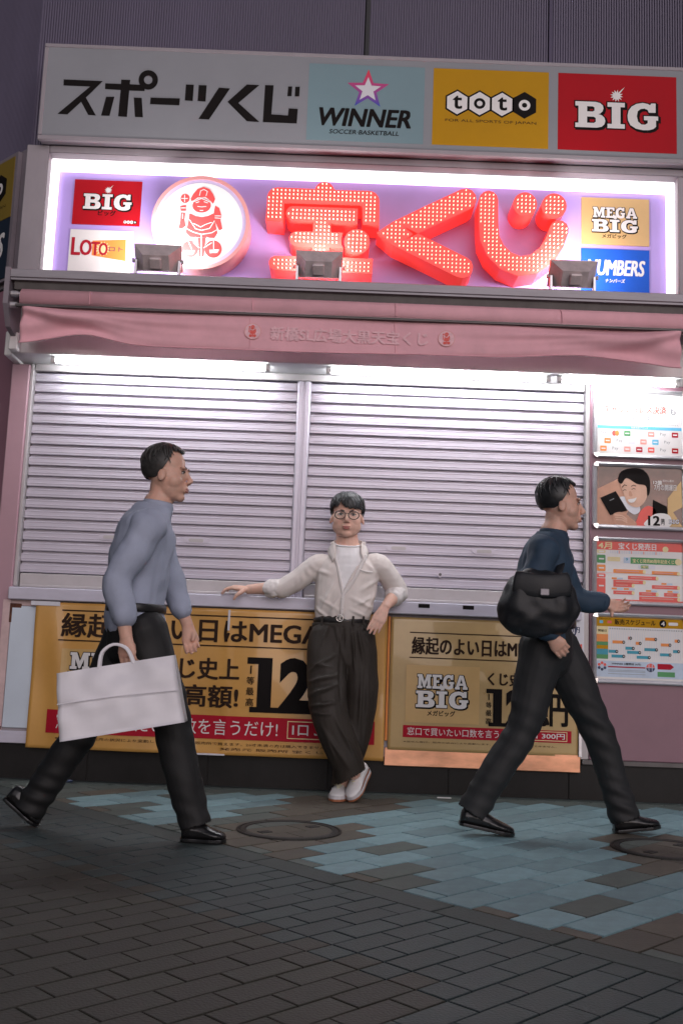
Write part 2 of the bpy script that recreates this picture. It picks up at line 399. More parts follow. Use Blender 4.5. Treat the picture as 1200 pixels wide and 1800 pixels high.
# ================================================================== the ground
CS = math.cos(R(45))
def uv2xy(u, v): return ((u-v)*CS, (u+v)*CS)      # paving axes run at 45 degrees to the shop front
def inpoly(p, poly):
    c = False
    for i in range(len(poly)):
        a, b = poly[i-1], poly[i]
        if (a[1] > p[1]) != (b[1] > p[1]) and p[0] < (b[0]-a[0])*(p[1]-a[1])/(b[1]-a[1])+a[0]: c = not c
    return c
def project(p):
    q = Vector(p)-CAM; z = q.dot(fw)
    return (600+FPX*q.dot(rt)/z, 900-FPX*q.dot(up)/z, z) if z > .1 else (0, 0, -1)
g = MB(); g.box(-60, 60, -60, 40, -.5, -.012); ground = tag(g.build('ground', MT['ground']), kind='structure')
def paver_mesh(l, w, gap=.0055, h=.03, b=.0015):
    if w > .12: gap = .0095
    m = MB(); x, y = l/2-gap/2, w/2-gap/2
    rings = [(x, y, -h), (x, y, -b), (x-b, y-b, 0)]
    v = [(sx*a, sy*c, z) for a, c, z in rings for sx, sy in ((-1, -1), (1, -1), (1, 1), (-1, 1))]
    f = [(8, 9, 10, 11)]
    for k in range(2):
        for i in range(4): f.append((k*4+i, k*4+(i+1) % 4, k*4+4+(i+1) % 4, k*4+4+i))
    m.add(v, f); return m
PVC = {}
def lay(items, parent, name, limit, stuffname):
    """items: (u, v, length, width, material); nearest in view become parts, the rest one mass"""
    vis, rest = [], []
    for it in items:
        x, y = uv2xy(it[0], it[1]); px, py, z = project((x, y, 0))
        (vis if z > 0 and -60 < px < 1260 and py < 1860 else rest).append((z, it))
    vis.sort(key=lambda t: t[0]); rest += vis[limit:]; vis = vis[:limit]
    def tf(it):
        x, y = uv2xy(it[0], it[1])
        m = Matrix.Translation((x, y, random.uniform(-.0012, .0008))) @ Matrix.Rotation(R(45)+random.uniform(-.004, .004), 4, 'Z')
        return m @ Matrix.Rotation(random.uniform(-.003, .003), 4, 'X') @ Matrix.Rotation(random.uniform(-.003, .003), 4, 'Y')
    for z, it in vis:
        k = (round(it[2], 3), round(it[3], 3), it[4])
        if k not in PVC:
            PVC[k] = paver_mesh(it[2], it[3]).mesh('paver'); PVC[k].materials.append(MT[it[4]])
        o = bpy.data.objects.new(name, PVC[k]); COL.objects.link(o); o.parent = parent; o.matrix_world = tf(it)
    big = MB(); ms = sorted({it[4] for z, it in rest})
    for z, it in rest: q = paver_mesh(it[2], it[3]).xf(tf(it)); big.add(q.v, q.f, ms.index(it[4]))
    if rest: tag(big.build(stuffname, [MT[k] for k in ms], parent), kind='stuff')
# lower field: 200 x 98 bricks in running bond, teal with a brown field
UE = -1.625
items = []; PU, PV = .2, .098
for r in range(-58, 40):
    v = -2.30+r*PV; off = .1 if r % 2 else 0
    u = UE
    first = .1 if off else .2
    segs = [(UE-first/2, first)]; u = UE-first
    while u > -5.4: segs.append((u-.1, .2)); u -= .2
    for uc, ln in segs:
        x, y = uv2xy(uc, v)
        if y > -.12 or x < -4 or x > 4 or y < -6.5: continue
        brown = uc < -2.145 and v > -2.60
        if brown and v > -.9 and uc > -2.3: brown = False
        # the brown field has a straight edge: a full brick crossing it is split in two halves
        if ln == .2 and uc-.1 < -2.145 < uc+.1-.001 and v > -2.60 and abs(uc+2.145) < .09:
            items.append((uc-.05, v, .1, PV, 'brick_brown')); items.append((uc+.05, v, .1, PV, 'brick_teal')); continue
        items.append((uc, v, ln, PV, 'brick_brown' if brown else 'brick_teal'))
bp = tag(empty('brick_pavement'), kind='structure')
lay(items, bp, 'paving_brick', 300, 'distant_paving_bricks')
# kerb strip between the fields
items = []
for k in range(-14, 12):
    v = -2.0+k*.452+.13; x, y = uv2xy(-1.5575, v)
    if y < -.02: items.append((-1.5575, v, .135, .45, 'kerb'))
ks = tag(empty('kerb_strip'), kind='structure')
lay(items, ks, 'kerb_stone', 60, 'outer_kerb_stones')
# upper field: 300 x 149 flagstones, blue patches among brown
BLUE_R = [(-.12, -1.69), (-.04, -1.85), (.07, -2.16), (.22, -2.2), (.31, -2.39), (.53, -2.53), (.62, -2.62), (.73, -2.74), (.83, -2.83), (1.17, -2.55), (2.6, -1.2), (2.6, -.02), (.71, -.08), (.46, -.38), (.17, -.76), (-.03, -.99), (.06, -1.19), (.18, -1.33), (.09, -1.49)]
BLUE_L = [(-1.34, -.57), (-1.02, -.2), (-.19, -.35), (-.42, -.87), (-.71, -1.31), (-.92, -1.18), (-1.12, -.89)]
BROWN = [(1.2, -1.43), (1.26, -1.2), (1.8, -.95), (1.6, -1.8), (1.28, -1.87), (1.17, -1.7)]
MH = [(-.180, -1.313), (1.475, -1.43)]
items = []
TU, TV = .307, .1485
for r in range(-36, 26):
    v = -1.406-(r-.5)*TV; off = .5*TU if r % 2 else 0
    u0_ = -1.49; k = 0
    edges = [u0_]; e = -1.418+off
    while e < 3.4:
        if e > u0_+.02: edges.append(e)
        e += TU
    for a, b in zip(edges, edges[1:]):
        if b-a > TU+.01: b = a+TU
        uc = (a+b)/2; x, y = uv2xy(uc, v)
        if y > -.01 or x < -4.2 or x > 4 or y < -4.5: continue
        bl = (inpoly((x, y), BLUE_R) and not inpoly((x, y), BROWN)) or inpoly((x, y), BLUE_L)
        h = noise.random() if False else random.random()
        if y > -.17: m = 'tile_grey'
        elif bl: m = 'tile_blue' if h > .03 else 'tile_grey'
        elif x < -.5: m = 'tile_grey' if h > .45 else ('tile_brown' if h > .15 else 'tile_blue')
        else: m = 'tile_brown' if h > .22 else 'tile_grey'
        items.append((uc, v, b-a, TV, m))
sp = tag(empty('stone_pavement'), kind='structure')
lay(items, sp, 'paving_slab', 290, 'outer_paving_slabs')
# wall-foot strip in front of the plinth
g = MB(); g.box(-3.2, 3.4, -.075, .0, -.03, .0035); tag(g.build('wall_foot_strip', MT['kerb']), kind='structure')

def manhole(x, y, rot, label):
    e = empty('manhole_cover', (x, y, 0)); e.rotation_euler.z = rot; tag(e, label, 'manhole cover', 'paver-filled manhole covers')
    R1, R2 = .236, .196
    def ringm(ra, rb, z0, z1, n=56):
        m = MB(); v = []
        for i in range(n):
            t = 2*math.pi*i/n; c, s_ = math.cos(t), math.sin(t)
            v += [(ra*c, ra*s_, z0), (ra*c, ra*s_, z1-.002), ((ra-.003)*c, (ra-.003)*s_, z1), ((rb+.002)*c, (rb+.002)*s_, z1), (rb*c, rb*s_, z1-.004), (rb*c, rb*s_, z0)]
        f = [(i*6+k, ((i+1) % n)*6+k, ((i+1) % n)*6+k+1, i*6+k+1) for i in range(n) for k in range(5)]
        m.add(v, f); return m
    ringm(R1, R1-.012, -.02, .008).build('outer_ring', MT['iron'], e)
    ringm(R1-.0145, R2, -.02, .0075).build('cover_rim', MT['iron'], e)
    # paver pieces filling the tray
    for a, b, m in ((-.206, -.055, 'tile_brown'), (-.052, .094, 'tile_brown'), (.097, .196, 'tile_grey')):
        cuts = [(-.3, .05), (.055, .3)] if a == -.052 else [(-.3, -.06), (-.055, .3)]
        for c0, c1 in cuts:
            lp = []
            N = 48
            for i in range(N):
                t = 2*math.pi*i/N; lp.append(((R2-.003)*math.cos(t), (R2-.003)*math.sin(t)))
            # clip circle to the strip
            def clip(poly, ax, lim, keep):
                o = []
                for i in range(len(poly)):
                    p, q = poly[i-1], poly[i]; ip, iq = (p[ax] >= lim) == keep, (q[ax] >= lim) == keep
                    if ip != iq:
                        t = (lim-p[ax])/(q[ax]-p[ax]); o.append((p[0]+(q[0]-p[0])*t, p[1]+(q[1]-p[1])*t))
                    if iq: o.append(q)
                return o
            for ax, lim, kp in ((1, a, True), (1, b, False), (0, c0, True), (0, c1, False)):
                if lp: lp = clip(lp, ax, lim, kp)
            if len(lp) > 2: q = MB(); q.prism(lp, -.01, .005, 'z'); q.build('infill_paver', MT[m], e)
    q = MB(); q.box(-R2+.0, R2, -.19, .19, -.02, -.004); q.build('tray', MT['iron'], e)
    for sx in (-1, 1):
        q = MB(); q.bbox(sx*.135-.03, sx*.135+.03, -.022, .022, -.01, .0085, .003); k = q.build('lifting_key_hole', MT['iron'], e)
        q = MB(); q.bbox(sx*.135-.02, sx*.135+.02, -.006, .006, .0, .0105, .002); q.build('key_bar', MT['iron'], k)
manhole(*MH[0], R(40), 'round iron-rimmed manhole cover filled with pavers, in front of the leaning man')
manhole(*MH[1], R(45), 'round iron-rimmed manhole cover cut by the right picture edge')
o = MB(); o.bbox(.60, .68, -.170, -.158, .0045, .011, .002); tag(o.build('cigarette_end', MT['paper']), 'small white cigarette end lying at the foot of the shop wall', 'litter')
o = MB(); o.add([(-1.545, -.165, .006), (-1.47, -.12, .008), (-1.46, -.135, .022), (-1.53, -.185, .007), (-1.50, -.15, .027)], [(0, 1, 4), (1, 2, 4), (2, 3, 4), (3, 0, 4), (0, 3, 2, 1)]); tag(o.build('plastic_scrap', MT['navy']), 'crumpled dark blue scrap of plastic on the paving at far left', 'litter')

# ================================================================== upper building
XL = -2.05                                   # the chamfered corner of the block
LD = Vector((-1, .9, 0)).normalized()        # the left face recedes along this direction
cw = tag(empty('upper_building', (0, .1, 3.9)), 'grey-lilac ribbed metal cladding of the building above the signs', 'building')
def cladding(p0, dirv, length, z0, z1, pitch=.0165, dep=.011):
    """trapezoid ribs along dirv, closed at the back"""
    m = MB(); n = int(length/pitch); nn = Vector((dirv.y, -dirv.x, 0)); pr = []
    for i in range(n):
        a = i*pitch
        pr += [(a, 0), (a+pitch*.30, 0), (a+pitch*.42, dep), (a+pitch*.88, dep)]
    pr += [(n*pitch, 0), (n*pitch, -.03), (0, -.03)]
    v = []
    for z in (z0, z1):
        for a, b in pr: q = p0+dirv*a+nn*b; v.append((q.x, q.y, z))
    k = len(pr); f = [(i, (i+1) % k, k+(i+1) % k, k+i) for i in range(k)]
    m.add(v, f); return m
X1 = Vector((1, 0, 0))
for x0, L in ((XL, 2.088), (.062, 1.17), (1.245, 2.3)):
    q = cladding(Vector((x0, .03, 0)), X1, L, 3.80, 6.6); q.v = [(a, b-.1, c-3.9) for a, b, c in q.v]
    q.build('cladding_panel', MT['clad'], cw)
q = MB(); q.box(.037, .0625, -.075, -.04, -.1, 2.7); q.build('panel_gap', MT['clad_dark'], cw)
q = MB(); q.prism([(1.226, -.074), (1.247, -.083), (1.247, -.04), (1.226, -.04)], -.1, 2.7, 'z'); q.build('panel_joint', MT['clad'], cw)
q = cladding(Vector((XL, .03, 0))+LD*2.6, -LD, 2.6, 3.905, 6.6); q.v = [(a, b-.1, c-3.9) for a, b, c in q.v]; q.build('cladding_panel', MT['clad'], cw)
q = MB(); q.box(XL+.03, 3.5, -.02, 2.2, -.1, 2.7); q.build('core_wall', MT['clad_dark'], cw)

# ================================================================== the kiosk
kb = tag(empty('lottery_kiosk', (0, 0, 0)), 'pink lottery kiosk with black tiled plinth under the signs', 'kiosk')
def kpart(name, m, fn, smooth=False): q = MB(); fn(q); return q.build(name, MT[m], kb, smooth)
# corner pillar left of the shutters and post right of them
kpart('corner_pillar', 'pink_pillar', lambda q: q.bbox(-2.045, -1.935, -.03, .12, .24, 2.47, .006))
kpart('shutter_guide', 'slat_low', lambda q: q.bbox(-1.9345, -1.915, -.012, .10, 1.115, 2.478, .003))
kpart('pink_wall', 'pink', lambda q: q.bbox(1.49, 3.4, -.03, .12, .235, 2.62, .005))
kpart('shutter_guide', 'slat_low', lambda q: q.bbox(1.467, 1.489, -.022, .10, 1.10, 2.478, .003))
kpart('back_wall', 'alu_dark', lambda q: q.box(-2.0, 3.3, .125, 1.8, 0, 3.9))
def lw(z0, z1, o0, o1, l0, l1):
    """slab on the receding left face"""
    nn = Vector((-.9, -1, 0)).normalized(); p = Vector((XL, .0, 0)); q = MB(); v = []
    for z in (z0, z1):
        for l, o in ((l0, o0), (l1, o0), (l1, o1), (l0, o1)):
            w = p+LD*l+nn*o; v.append((w.x, w.y, z))
    q.add(v, [(0, 3, 2, 1), (4, 5, 6, 7), (0, 1, 5, 4), (1, 2, 6, 5), (2, 3, 7, 6), (3, 0, 4, 7)]); return q
lw(.0, 2.985, -.15, .0, .0, 2.6).build('side_wall', MT['pink_side'], kb)
lw(2.99, 3.0, -.15, .004, .0, 2.6).build('wall_seam', MT['clad_dark'], kb)
lw(3.0, 3.90, -.15, -.002, .0, 2.6).build('side_fascia', MT['frame_lip'], kb)
# centre post between the shutters
def post(q):
    q.prism([(-.298, .095), (-.298, .02), (-.288, .012), (-.268, .012), (-.264, .018), (-.250, .018), (-.246, .012), (-.226, .012), (-.216, .02), (-.216, .095)], 1.10, 2.478, 'z')
kpart('shutter_post', 'slat', post)
# soffit and lamp pelmet
kpart('soffit', 'lampbox', lambda q: q.box(-1.99, 3.2, -.215, .12, 2.485, 2.50))
kpart('pelmet', 'lampbox', lambda q: q.bbox(-1.99, 3.2, -.24, -.2155, 2.478, 2.80, .005))
kpart('pelmet_end', 'lampbox', lambda q: q.bbox(-1.985, -1.93, -.30, -.241, 2.48, 2.585, .006))
kpart('head_box', 'frame_grey', lambda q: q.box(-2.04, 3.2, -.10, .12, 2.62, 3.02))
kpart('head_box_end', 'lampbox', lambda q: q.bbox(-2.04, -1.992, -.20, .11, 2.472, 2.62, .005))
kpart('door_rail', 'slat_low', lambda q: q.bbox(-1.914, 1.466, .005, .03, 2.44, 2.484, .004))
# sill board
kpart('sill_board', 'sill', lambda q: q.bbox(-1.935, 1.43, -.085, .09, 1.035, 1.108, .005))
for x in (.505, .765): kpart('sill_slot', 'ink', lambda q: q.bbox(x-.033, x+.033, -.0875, -.080, 1.075, 1.098, .001))
# lower front: pale frame, white panel, hoarding board
kpart('lower_board', 'frame_grey', lambda q: q.box(-1.93, 1.46, -.02, .09, .235, 1.034))
kpart('panel_frame', 'pink_pale', lambda q: (q.bbox(-1.978, -1.928, -.032, .05, .235, 1.034, .003), q.bbox(-1.927, -1.70, -.032, -.0205, 1.000, 1.034, .002)))
kpart('white_panel', 'white_panel', lambda q: q.bbox(-1.925, -1.70, -.034, -.0205, .292, .998, .003))
kpart('bottom_rail', 'sill', lambda q: q.bbox(-1.975, .30, -.036, -.0205, .205, .275, .004))
kpart('steel_kickplate', 'steel_orange_reflection', lambda q: q.bbox(.301, 1.44, -.037, -.0205, .158, .262, .004))  # stainless strip with its orange reflection coloured in
kpart('rust_patch', 'rust', lambda q: (q.bbox(-1.934, -1.865, -.0345, -.030, .985, 1.012, .002), q.bbox(-1.934, -1.918, -.0352, -.030, .90, .99, .002), q.bbox(-1.976, -1.93, -.0335, -.030, .278, .300, .002)))
kpart('post_cap', 'slat_low', lambda q: q.bbox(1.432, 1.488, -.025, .10, .235, 1.108, .003))
# plinth: black tiles with fine joints
kpart('plinth_core', 'joint', lambda q: q.box(-3.0, 3.4, .006, .12, -.05, .204))
x = -2.82
while x < 3.4:
    q = MB(); q.bbox(x+.0015, min(x+.6975, 3.4), -.002, .02, .0, .2045, .002); q.build('plinth_tile', MT['plinth'], kb); x += .70
kpart('plinth_lip', 'alu_dark', lambda q: q.bbox(1.45, 3.4, -.028, .0, .2055, .2345, .003))

# ---- roller shutters: every slat a piece
def slat_prof():
    # face with two fine ribs, then the curled hook in the groove
    return [(.062, 0), (.034, .0), (.031, .004), (.031, .016), (.029, .0175), (.029, .0195), (.031, .021), (.031, .040), (.029, .0415), (.029, .0435), (.031, .044), (.031, .0470), (.034, .0490), (.056, .0500), (.057, .0560), (.057, .0655), (.062, .0655)]
def shutter(name, x0, x1, label, handles, lock=None):
    e = tag(empty(name, ((x0+x1)/2, .06, 1.108)), label, 'shutter', 'closed roller shutters')
    q = MB(); q.prism([(a-.06, b) for a, b in slat_prof()], x0-(x0+x1)/2, x1-(x0+x1)/2, 'x'); me = q.mesh('slat'); me.materials.append(MT['slat'])
    z = .095; k = 0
    while z+1.108 < 2.48:
        o = bpy.data.objects.new('slat', me); COL.objects.link(o); o.parent = e; o.location = (0, random.uniform(-.0012, .0012), z); z += .0655; k += 1
    q = MB(); q.bbox(x0-e.location.x+.002, x1-e.location.x-.002, -.032, 0, .0005, .090, .004); b = q.build('bottom_bar', MT['slat_low'], e)
    q = MB(); q.bbox(x0-e.location.x+.01, x1-e.location.x-.01, -.042, -.0325, .006, .022, .003); q.build('bar_lip', MT['slat_low'], b)
    for px, py in handles:
        p = at(px, py, .03); zz = .095+round((p.z-1.108-.095-.033)/.0655)*.0655+.033; xx = p.x-e.location.x
        lp = [(xx-.078, zz), (xx-.052, zz+.019), (xx+.052, zz+.019), (xx+.078, zz), (xx+.052, zz-.019), (xx-.052, zz-.019)]
        q = MB(); q.prism(lp, -.036, -.028, 'y'); h = q.build('handle', MT['slat'], e)
        q = MB(); q.prism(rrect(xx-.045, zz-.010, xx+.045, zz+.010, .009), -.0385, -.030, 'y'); q.build('finger_slot', MT['slat_low'], h)
    if lock:
        p = at(*lock, .03); xx, zz = p.x-e.location.x, p.z-1.108
        q = MB(); q.prism([(xx-.028, zz), (xx, zz+.021), (xx+.028, zz), (xx, zz-.021)], -.036, -.026, 'y'); h = q.build('lock_plate', MT['slat'], e)
        q = MB(); q.cyl((xx, -.0385, zz), (xx, -.03, zz), .009); q.build('keyhole', MT['alu_dark'], h)
    return e
shutter('roller_shutter', -1.913, -.30, 'closed aluminium roller shutter on the left, behind the man with the white bag', [(195, 945), (345, 953)])
shutter('roller_shutter', -.214, 1.465, 'closed aluminium roller shutter on the right, behind the leaning man', [(700, 967), (850, 975)], (773, 1010))

# ---- fluorescent fittings
def fitting(x0, x1, label):
    c = (x0+x1)/2; e = tag(empty('fluorescent_light', (c, -.18, 2.485)), label, 'light', 'fluorescent lights under the awning')
    h = (x1-x0)/2
    q = MB(); q.prism([(-.022, 0), (-.015, -.012), (.015, -.012), (.022, 0)], -h-.03, h+.03, 'x'); q.build('housing', MT['lampbox'], e)
    q = MB(); q.cyl((-h, 0, -.030), (h, 0, -.030), .0145, 14); q.build('tube', MT['tube'], e, True)
    for s in (-1, 1):
        q = MB(); q.bbox(s*(h+.017)-.015, s*(h+.017)+.015, -.016, .016, -.047, -.0125, .004); q.build('socket', MT['lampbox'], e)
fitting(-1.73, -.49, 'lit fluorescent tube above the left shutter')
fitting(-.09, 1.18, 'lit fluorescent tube above the right shutter')
fitting(1.285, 1.95, 'short lit fluorescent tube above the poster frames')

# ================================================================== top sign board
TY = -.20
ts = tag(empty('sports_lottery_sign', (0, -.1, 3.87)), 'long grey sign board with black Japanese lettering and three logo panels, topmost', 'sign')
wp(ts, 'box', 'frame_lip', lambda q: q.bbox(-1.945, 3.3, -.175, .02, 3.845, 4.475, .006))
wp(ts, 'frame', 'frame_grey', lambda q: (q.bbox(-1.95, 3.3, -.206, -.1755, 4.452, 4.478, .004), q.bbox(-1.95, 3.3, -.206, -.1755, 3.842, 3.872, .004), q.bbox(-1.95, -1.925, -.206, -.1755, 3.8725, 4.4515, .004)))
wp(ts, 'face', 'acrylic', lambda q: q.box(-1.9245, 3.29, -.2025, -.1757, 3.8725, 4.4515))
for x0, x1, m, n in ((-.305, .412, 'pale_blue', 'winner_panel'), (.466, 1.180, 'yellow', 'toto_panel'), (1.238, 1.970, 'red', 'big_panel')):
    wp(ts, n, m, lambda q: q.box(x0, x1, -.2036, -.2027, 3.905, 4.410))
P = Print(ts, TY-.0036)
def tr(lp, s=2, o=(0, 0), Y=TY-.004): return [(lambda p: (p.x, p.z))(at(a/s+o[0], b/s+o[1], Y)) for a, b in lp]
KATA = [[(225, 279), (362, 285), (303, 343), (338, 406), (311, 404), (286, 358), (238, 402), (203, 400), (318, 304), (224, 300)],
 [(427, 280), (459, 281), (457, 296), (511, 299), (509, 320), (455, 318), (447, 411), (416, 409), (425, 316), (370, 313), (371, 293), (426, 295)],
 [(374, 340), (403, 340), (386, 407), (356, 406)], [(471, 343), (499, 344), (503, 412), (475, 411)],
 [(530, 343), (633, 346), (631, 370), (528, 366)], [(654, 297), (682, 298), (678, 355), (650, 353)], [(699, 299), (727, 300), (723, 357), (695, 355)],
 [(770, 308), (809, 311), (735, 420), (698, 418)], [(868, 297), (912, 299), (838, 362), (912, 429), (868, 426), (800, 358)],
 [(932, 299), (962, 300), (954, 402), (1012, 406), (1015, 381), (1047, 383), (1043, 434), (924, 429)],
 [(1013, 304), (1027, 304), (1025, 338), (1010, 338)], [(1038, 305), (1054, 305), (1052, 339), (1036, 339)]]
for lp in KATA: P.loops([tr(lp)], 'ink', 1, name='lettering')
P.loops([tr(circ(522, 281, 34)), tr(circ(522, 281, 15))], 'ink', 2, name='lettering')
# WINNER panel
gm = mat('star_print', (.5, .05, .1)); t_ = gm.node_tree; tcn = t_.nodes.new('ShaderNodeTexCoord'); sx_ = t_.nodes.new('ShaderNodeSeparateXYZ'); mr_ = t_.nodes.new('ShaderNodeMapRange'); cr_ = t_.nodes.new('ShaderNodeValToRGB')
t_.links.new(tcn.outputs['Object'], sx_.inputs[0]); t_.links.new(sx_.outputs['Z'], mr_.inputs[0]); mr_.inputs[1].default_value = 4.14; mr_.inputs[2].default_value = 4.38
cr_.color_ramp.elements[0].color = (.01, .06, .45, 1); cr_.color_ramp.elements[1].color = (.8, .02, .03, 1); t_.links.new(mr_.outputs[0], cr_.inputs[0]); t_.links.new(cr_.outputs[0], t_.nodes['Principled BSDF'].inputs['Base Color'])
MT['star_print'] = gm
def star5(cx, cy, r, k): return [(cx+(r if i % 2 == 0 else r*k)*math.sin(math.pi*i/5), cy+(r if i % 2 == 0 else r*k)*math.cos(math.pi*i/5)) for i in range(10)]
P.loops([star5(.063, 4.248, .135, .42), star5(.063, 4.248, .085, .42)], 'star_print', 1)
P.loops([star5(.063, 4.248, .084, .42)], 'paper_dim', 1)
P.text('WINNER', (-.228, 4.005, .330, 4.118), 'ink', 1, bold=.045, shear=.2)
P.text('SOCCER·BASKETBALL', (-.165, 3.952, .262, 3.980), 'ink', 1, bold=.02, shear=.15)
toto_logo(P, .535, 1.112, 4.185, 1)
P.text('FOR ALL SPORTS OF JAPAN', (.545, 4.055, 1.105, 4.078), 'brown_ink', 1, bold=0)
big_logo(P, 1.345, 4.055, 1.865, 4.225, 1)
P.done()

# ================================================================== illuminated sign
LY = -.08
ls = tag(empty('illuminated_sign', (0, -.08, 3.03)), 'lilac illuminated lottery sign with glowing white border and red channel letters', 'sign')
SX0, SX1, SZ1 = -1.885, 1.99, 3.778
wp(ls, 'surround', 'frame_grey', lambda q: (q.bbox(-2.03, -1.89, -.14, .02, 3.02, 3.84, .006), q.bbox(-1.8895, 3.3, -.14, .02, 3.79, 3.8395, .006), q.bbox(1.997, 3.3, -.14, .02, 3.02, 3.7895, .006)))
wp(ls, 'surround_bevel', 'frame_lip', lambda q: (q.prism([(-.1395, 3.79), (-.085, 3.776), (-.085, 3.79)], -1.89, 1.997, 'x'), q.prism([(-1.89, -.1395), (-1.884, -.085), (-1.89, -.085)], 3.02, 3.79, 'z')))
wp(ls, 'back_panel', 'lilac', lambda q: q.box(-1.89, 1.997, -.06, .01, 3.0, 3.785))
wp(ls, 'light_border', 'lightbar', lambda q: (q.bbox(-1.884, 1.992, -.098, -.0605, 3.704, 3.774, .004), q.bbox(-1.884, -1.838, -.098, -.0605, 3.02, 3.7035, .004), q.bbox(1.945, 1.992, -.098, -.0605, 3.02, 3.7035, .004)))
PY = -.064
for n, x0, z0, x1, z1, m in (('big_panel', -1.738, 3.366, -1.319, 3.657, 'red'), ('loto_panel', -1.742, 3.04, -1.355, 3.330, 'paper'), ('mega_panel', 1.419, 3.362, 1.841, 3.667, 'gold3'), ('numbers_panel', 1.419, 3.03, 1.841, 3.334, 'blue')):
    wp(ls, n, m, lambda q: q.box(x0, x1, PY-.004, -.0602, z0, z1))
P = Print(ls, PY-.004)
big_logo(P, -1.675, 3.465, -1.37, 3.565, 1); P.text('ビッグ', (-1.58, 3.425, -1.47, 3.458), 'ink', 1, bold=.03); toto_logo(P, -1.42, -1.335, 3.388, 1)
P.loops([[(-1.60, 3.26), (-1.395, 3.275), (-1.39, 3.135), (-1.60, 3.165)]], 'orange', 1)
P.loops([star(-1.535, 3.21, .05, .03, 14)], 'cream', 2)
for ch, a, b, lo, hi in (('L', -1.725, -1.675, 3.165, 3.275), ('O', -1.672, -1.605, 3.165, 3.262), ('T', -1.604, -1.555, 3.168, 3.250), ('O', -1.556, -1.505, 3.168, 3.246)): P.text(ch, (a, lo, b, hi), 'crimson', 3, bold=.035)
P.text('ロト', (-1.495, 3.195, -1.41, 3.225), 'navy', 3, bold=.01)
mega_logo(P, 1.485, 3.405, 1.775, 3.605, 1)
P.text('NUMBERS', (1.455, 3.165, 1.812, 3.262), 'paper', 1, bold=.035, shear=.22)
P.text('ナンバーズ', (1.57, 3.118, 1.69, 3.142), 'paper', 1, bold=.03, shear=.15)
P.done()
# round emblem drum
DY = -.22; c = at(353, 392, DY); cx, cz = c.x, c.z; DR = .292
em = wp(ls, 'emblem_drum', 'disc_rim', lambda q: q.tube([(cx, DY, cz), (cx, -.061, cz)], [DR, DR], 64, cap=False, sub=1))
def ann(ra, rb, y0, y1, n=64):
    def f(q):
        v = []
        for i in range(n):
            t = 2*math.pi*i/n; cc, ss = math.cos(t), math.sin(t); v += [(cx+ra*cc, y0, cz+ra*ss), (cx+ra*cc, y1, cz+ra*ss), (cx+rb*cc, y1, cz+rb*ss), (cx+rb*cc, y0, cz+rb*ss)]
        q.add(v, [(i*4+k, ((i+1) % n)*4+k, ((i+1) % n)*4+(k+1) % 4, i*4+(k+1) % 4) for i in range(n) for k in range(4)])
    return f
wp(em, 'rim', 'disc_rim', ann(DR+.004, DR-.018, DY-.012, DY+.02))
wp(em, 'ring', 'disc_ring', ann(DR-.018, DR-.040, DY-.008, DY-.0005))
wp(em, 'face', 'disc_white', lambda q: q.prism(circ(cx, cz, DR-.040, 64), DY-.009, DY-.0005, 'y'))
P = Print(em, DY-.010, step=.0012)
def te(lp): return [(lambda p: (p.x, p.z))(at(250+a/5.714, 290+b/5.714, DY)) for a, b in lp]
RED = [[(490, 345), (515, 300), (560, 250), (620, 228), (680, 250), (715, 300), (735, 350), (715, 400), (690, 370), (640, 330), (560, 335), (520, 365), (495, 372)],
 circ(600, 415, 92, ry=72), circ(435, 345, 46), [(385, 420), (445, 410), (445, 470), (388, 470)], [(390, 485), (437, 488), (430, 560), (442, 620), (400, 652), (368, 640), (385, 570)],
 [(478, 492), (540, 522), (600, 532), (660, 522), (722, 492), (735, 590), (758, 690), (728, 742), (480, 732), (438, 680), (452, 630), (468, 560)],
 [(735, 415), (775, 440), (798, 515), (788, 560), (808, 650), (775, 668), (728, 560), (722, 480)], circ(482, 852, 84, ry=86), circ(715, 852, 86, ry=88), [(560, 740), (640, 740), (620, 930), (575, 930)]]
for lp in RED: P.loops([te(lp)], 'red_print', 1, name='lucky_god_figure')
WH = [[(580, 315), (590, 268), (625, 255), (658, 275), (645, 318)], [(530, 375), (600, 345), (680, 380)], [(545, 388), (575, 378)], [(625, 378), (660, 390)], [(560, 425), (600, 430), (645, 425)], [(585, 465), (615, 465)], [(500, 430), (520, 480), (600, 515), (690, 480), (705, 430)],
 [(480, 560), (540, 650), (600, 665), (680, 645), (728, 570)], [(520, 595), (590, 632), (640, 605), (700, 585)], [(455, 650), (520, 685), (600, 705), (700, 690), (750, 660)], [(410, 500), (410, 545)], [(395, 440), (440, 440)], [(735, 520), (795, 520)], [(735, 540), (790, 545)], [(400, 345), (460, 345)], [(430, 310), (430, 380)],
 [(420, 870), (525, 870), (510, 905), (440, 905), (420, 870)], [(680, 860), (770, 860), (755, 895), (690, 895), (680, 860)], [(470, 780), (500, 850)], [(520, 790), (575, 840)], [(620, 840), (700, 790)], [(720, 770), (720, 850)], [(595, 705), (597, 920)], [(540, 735), (500, 760), (450, 760)], [(650, 735), (700, 755), (760, 760)]]
for pl in WH: P.loops([te(stroke(pl, 7, 4))], 'disc_white', 2, name='figure_lines')
P.done()

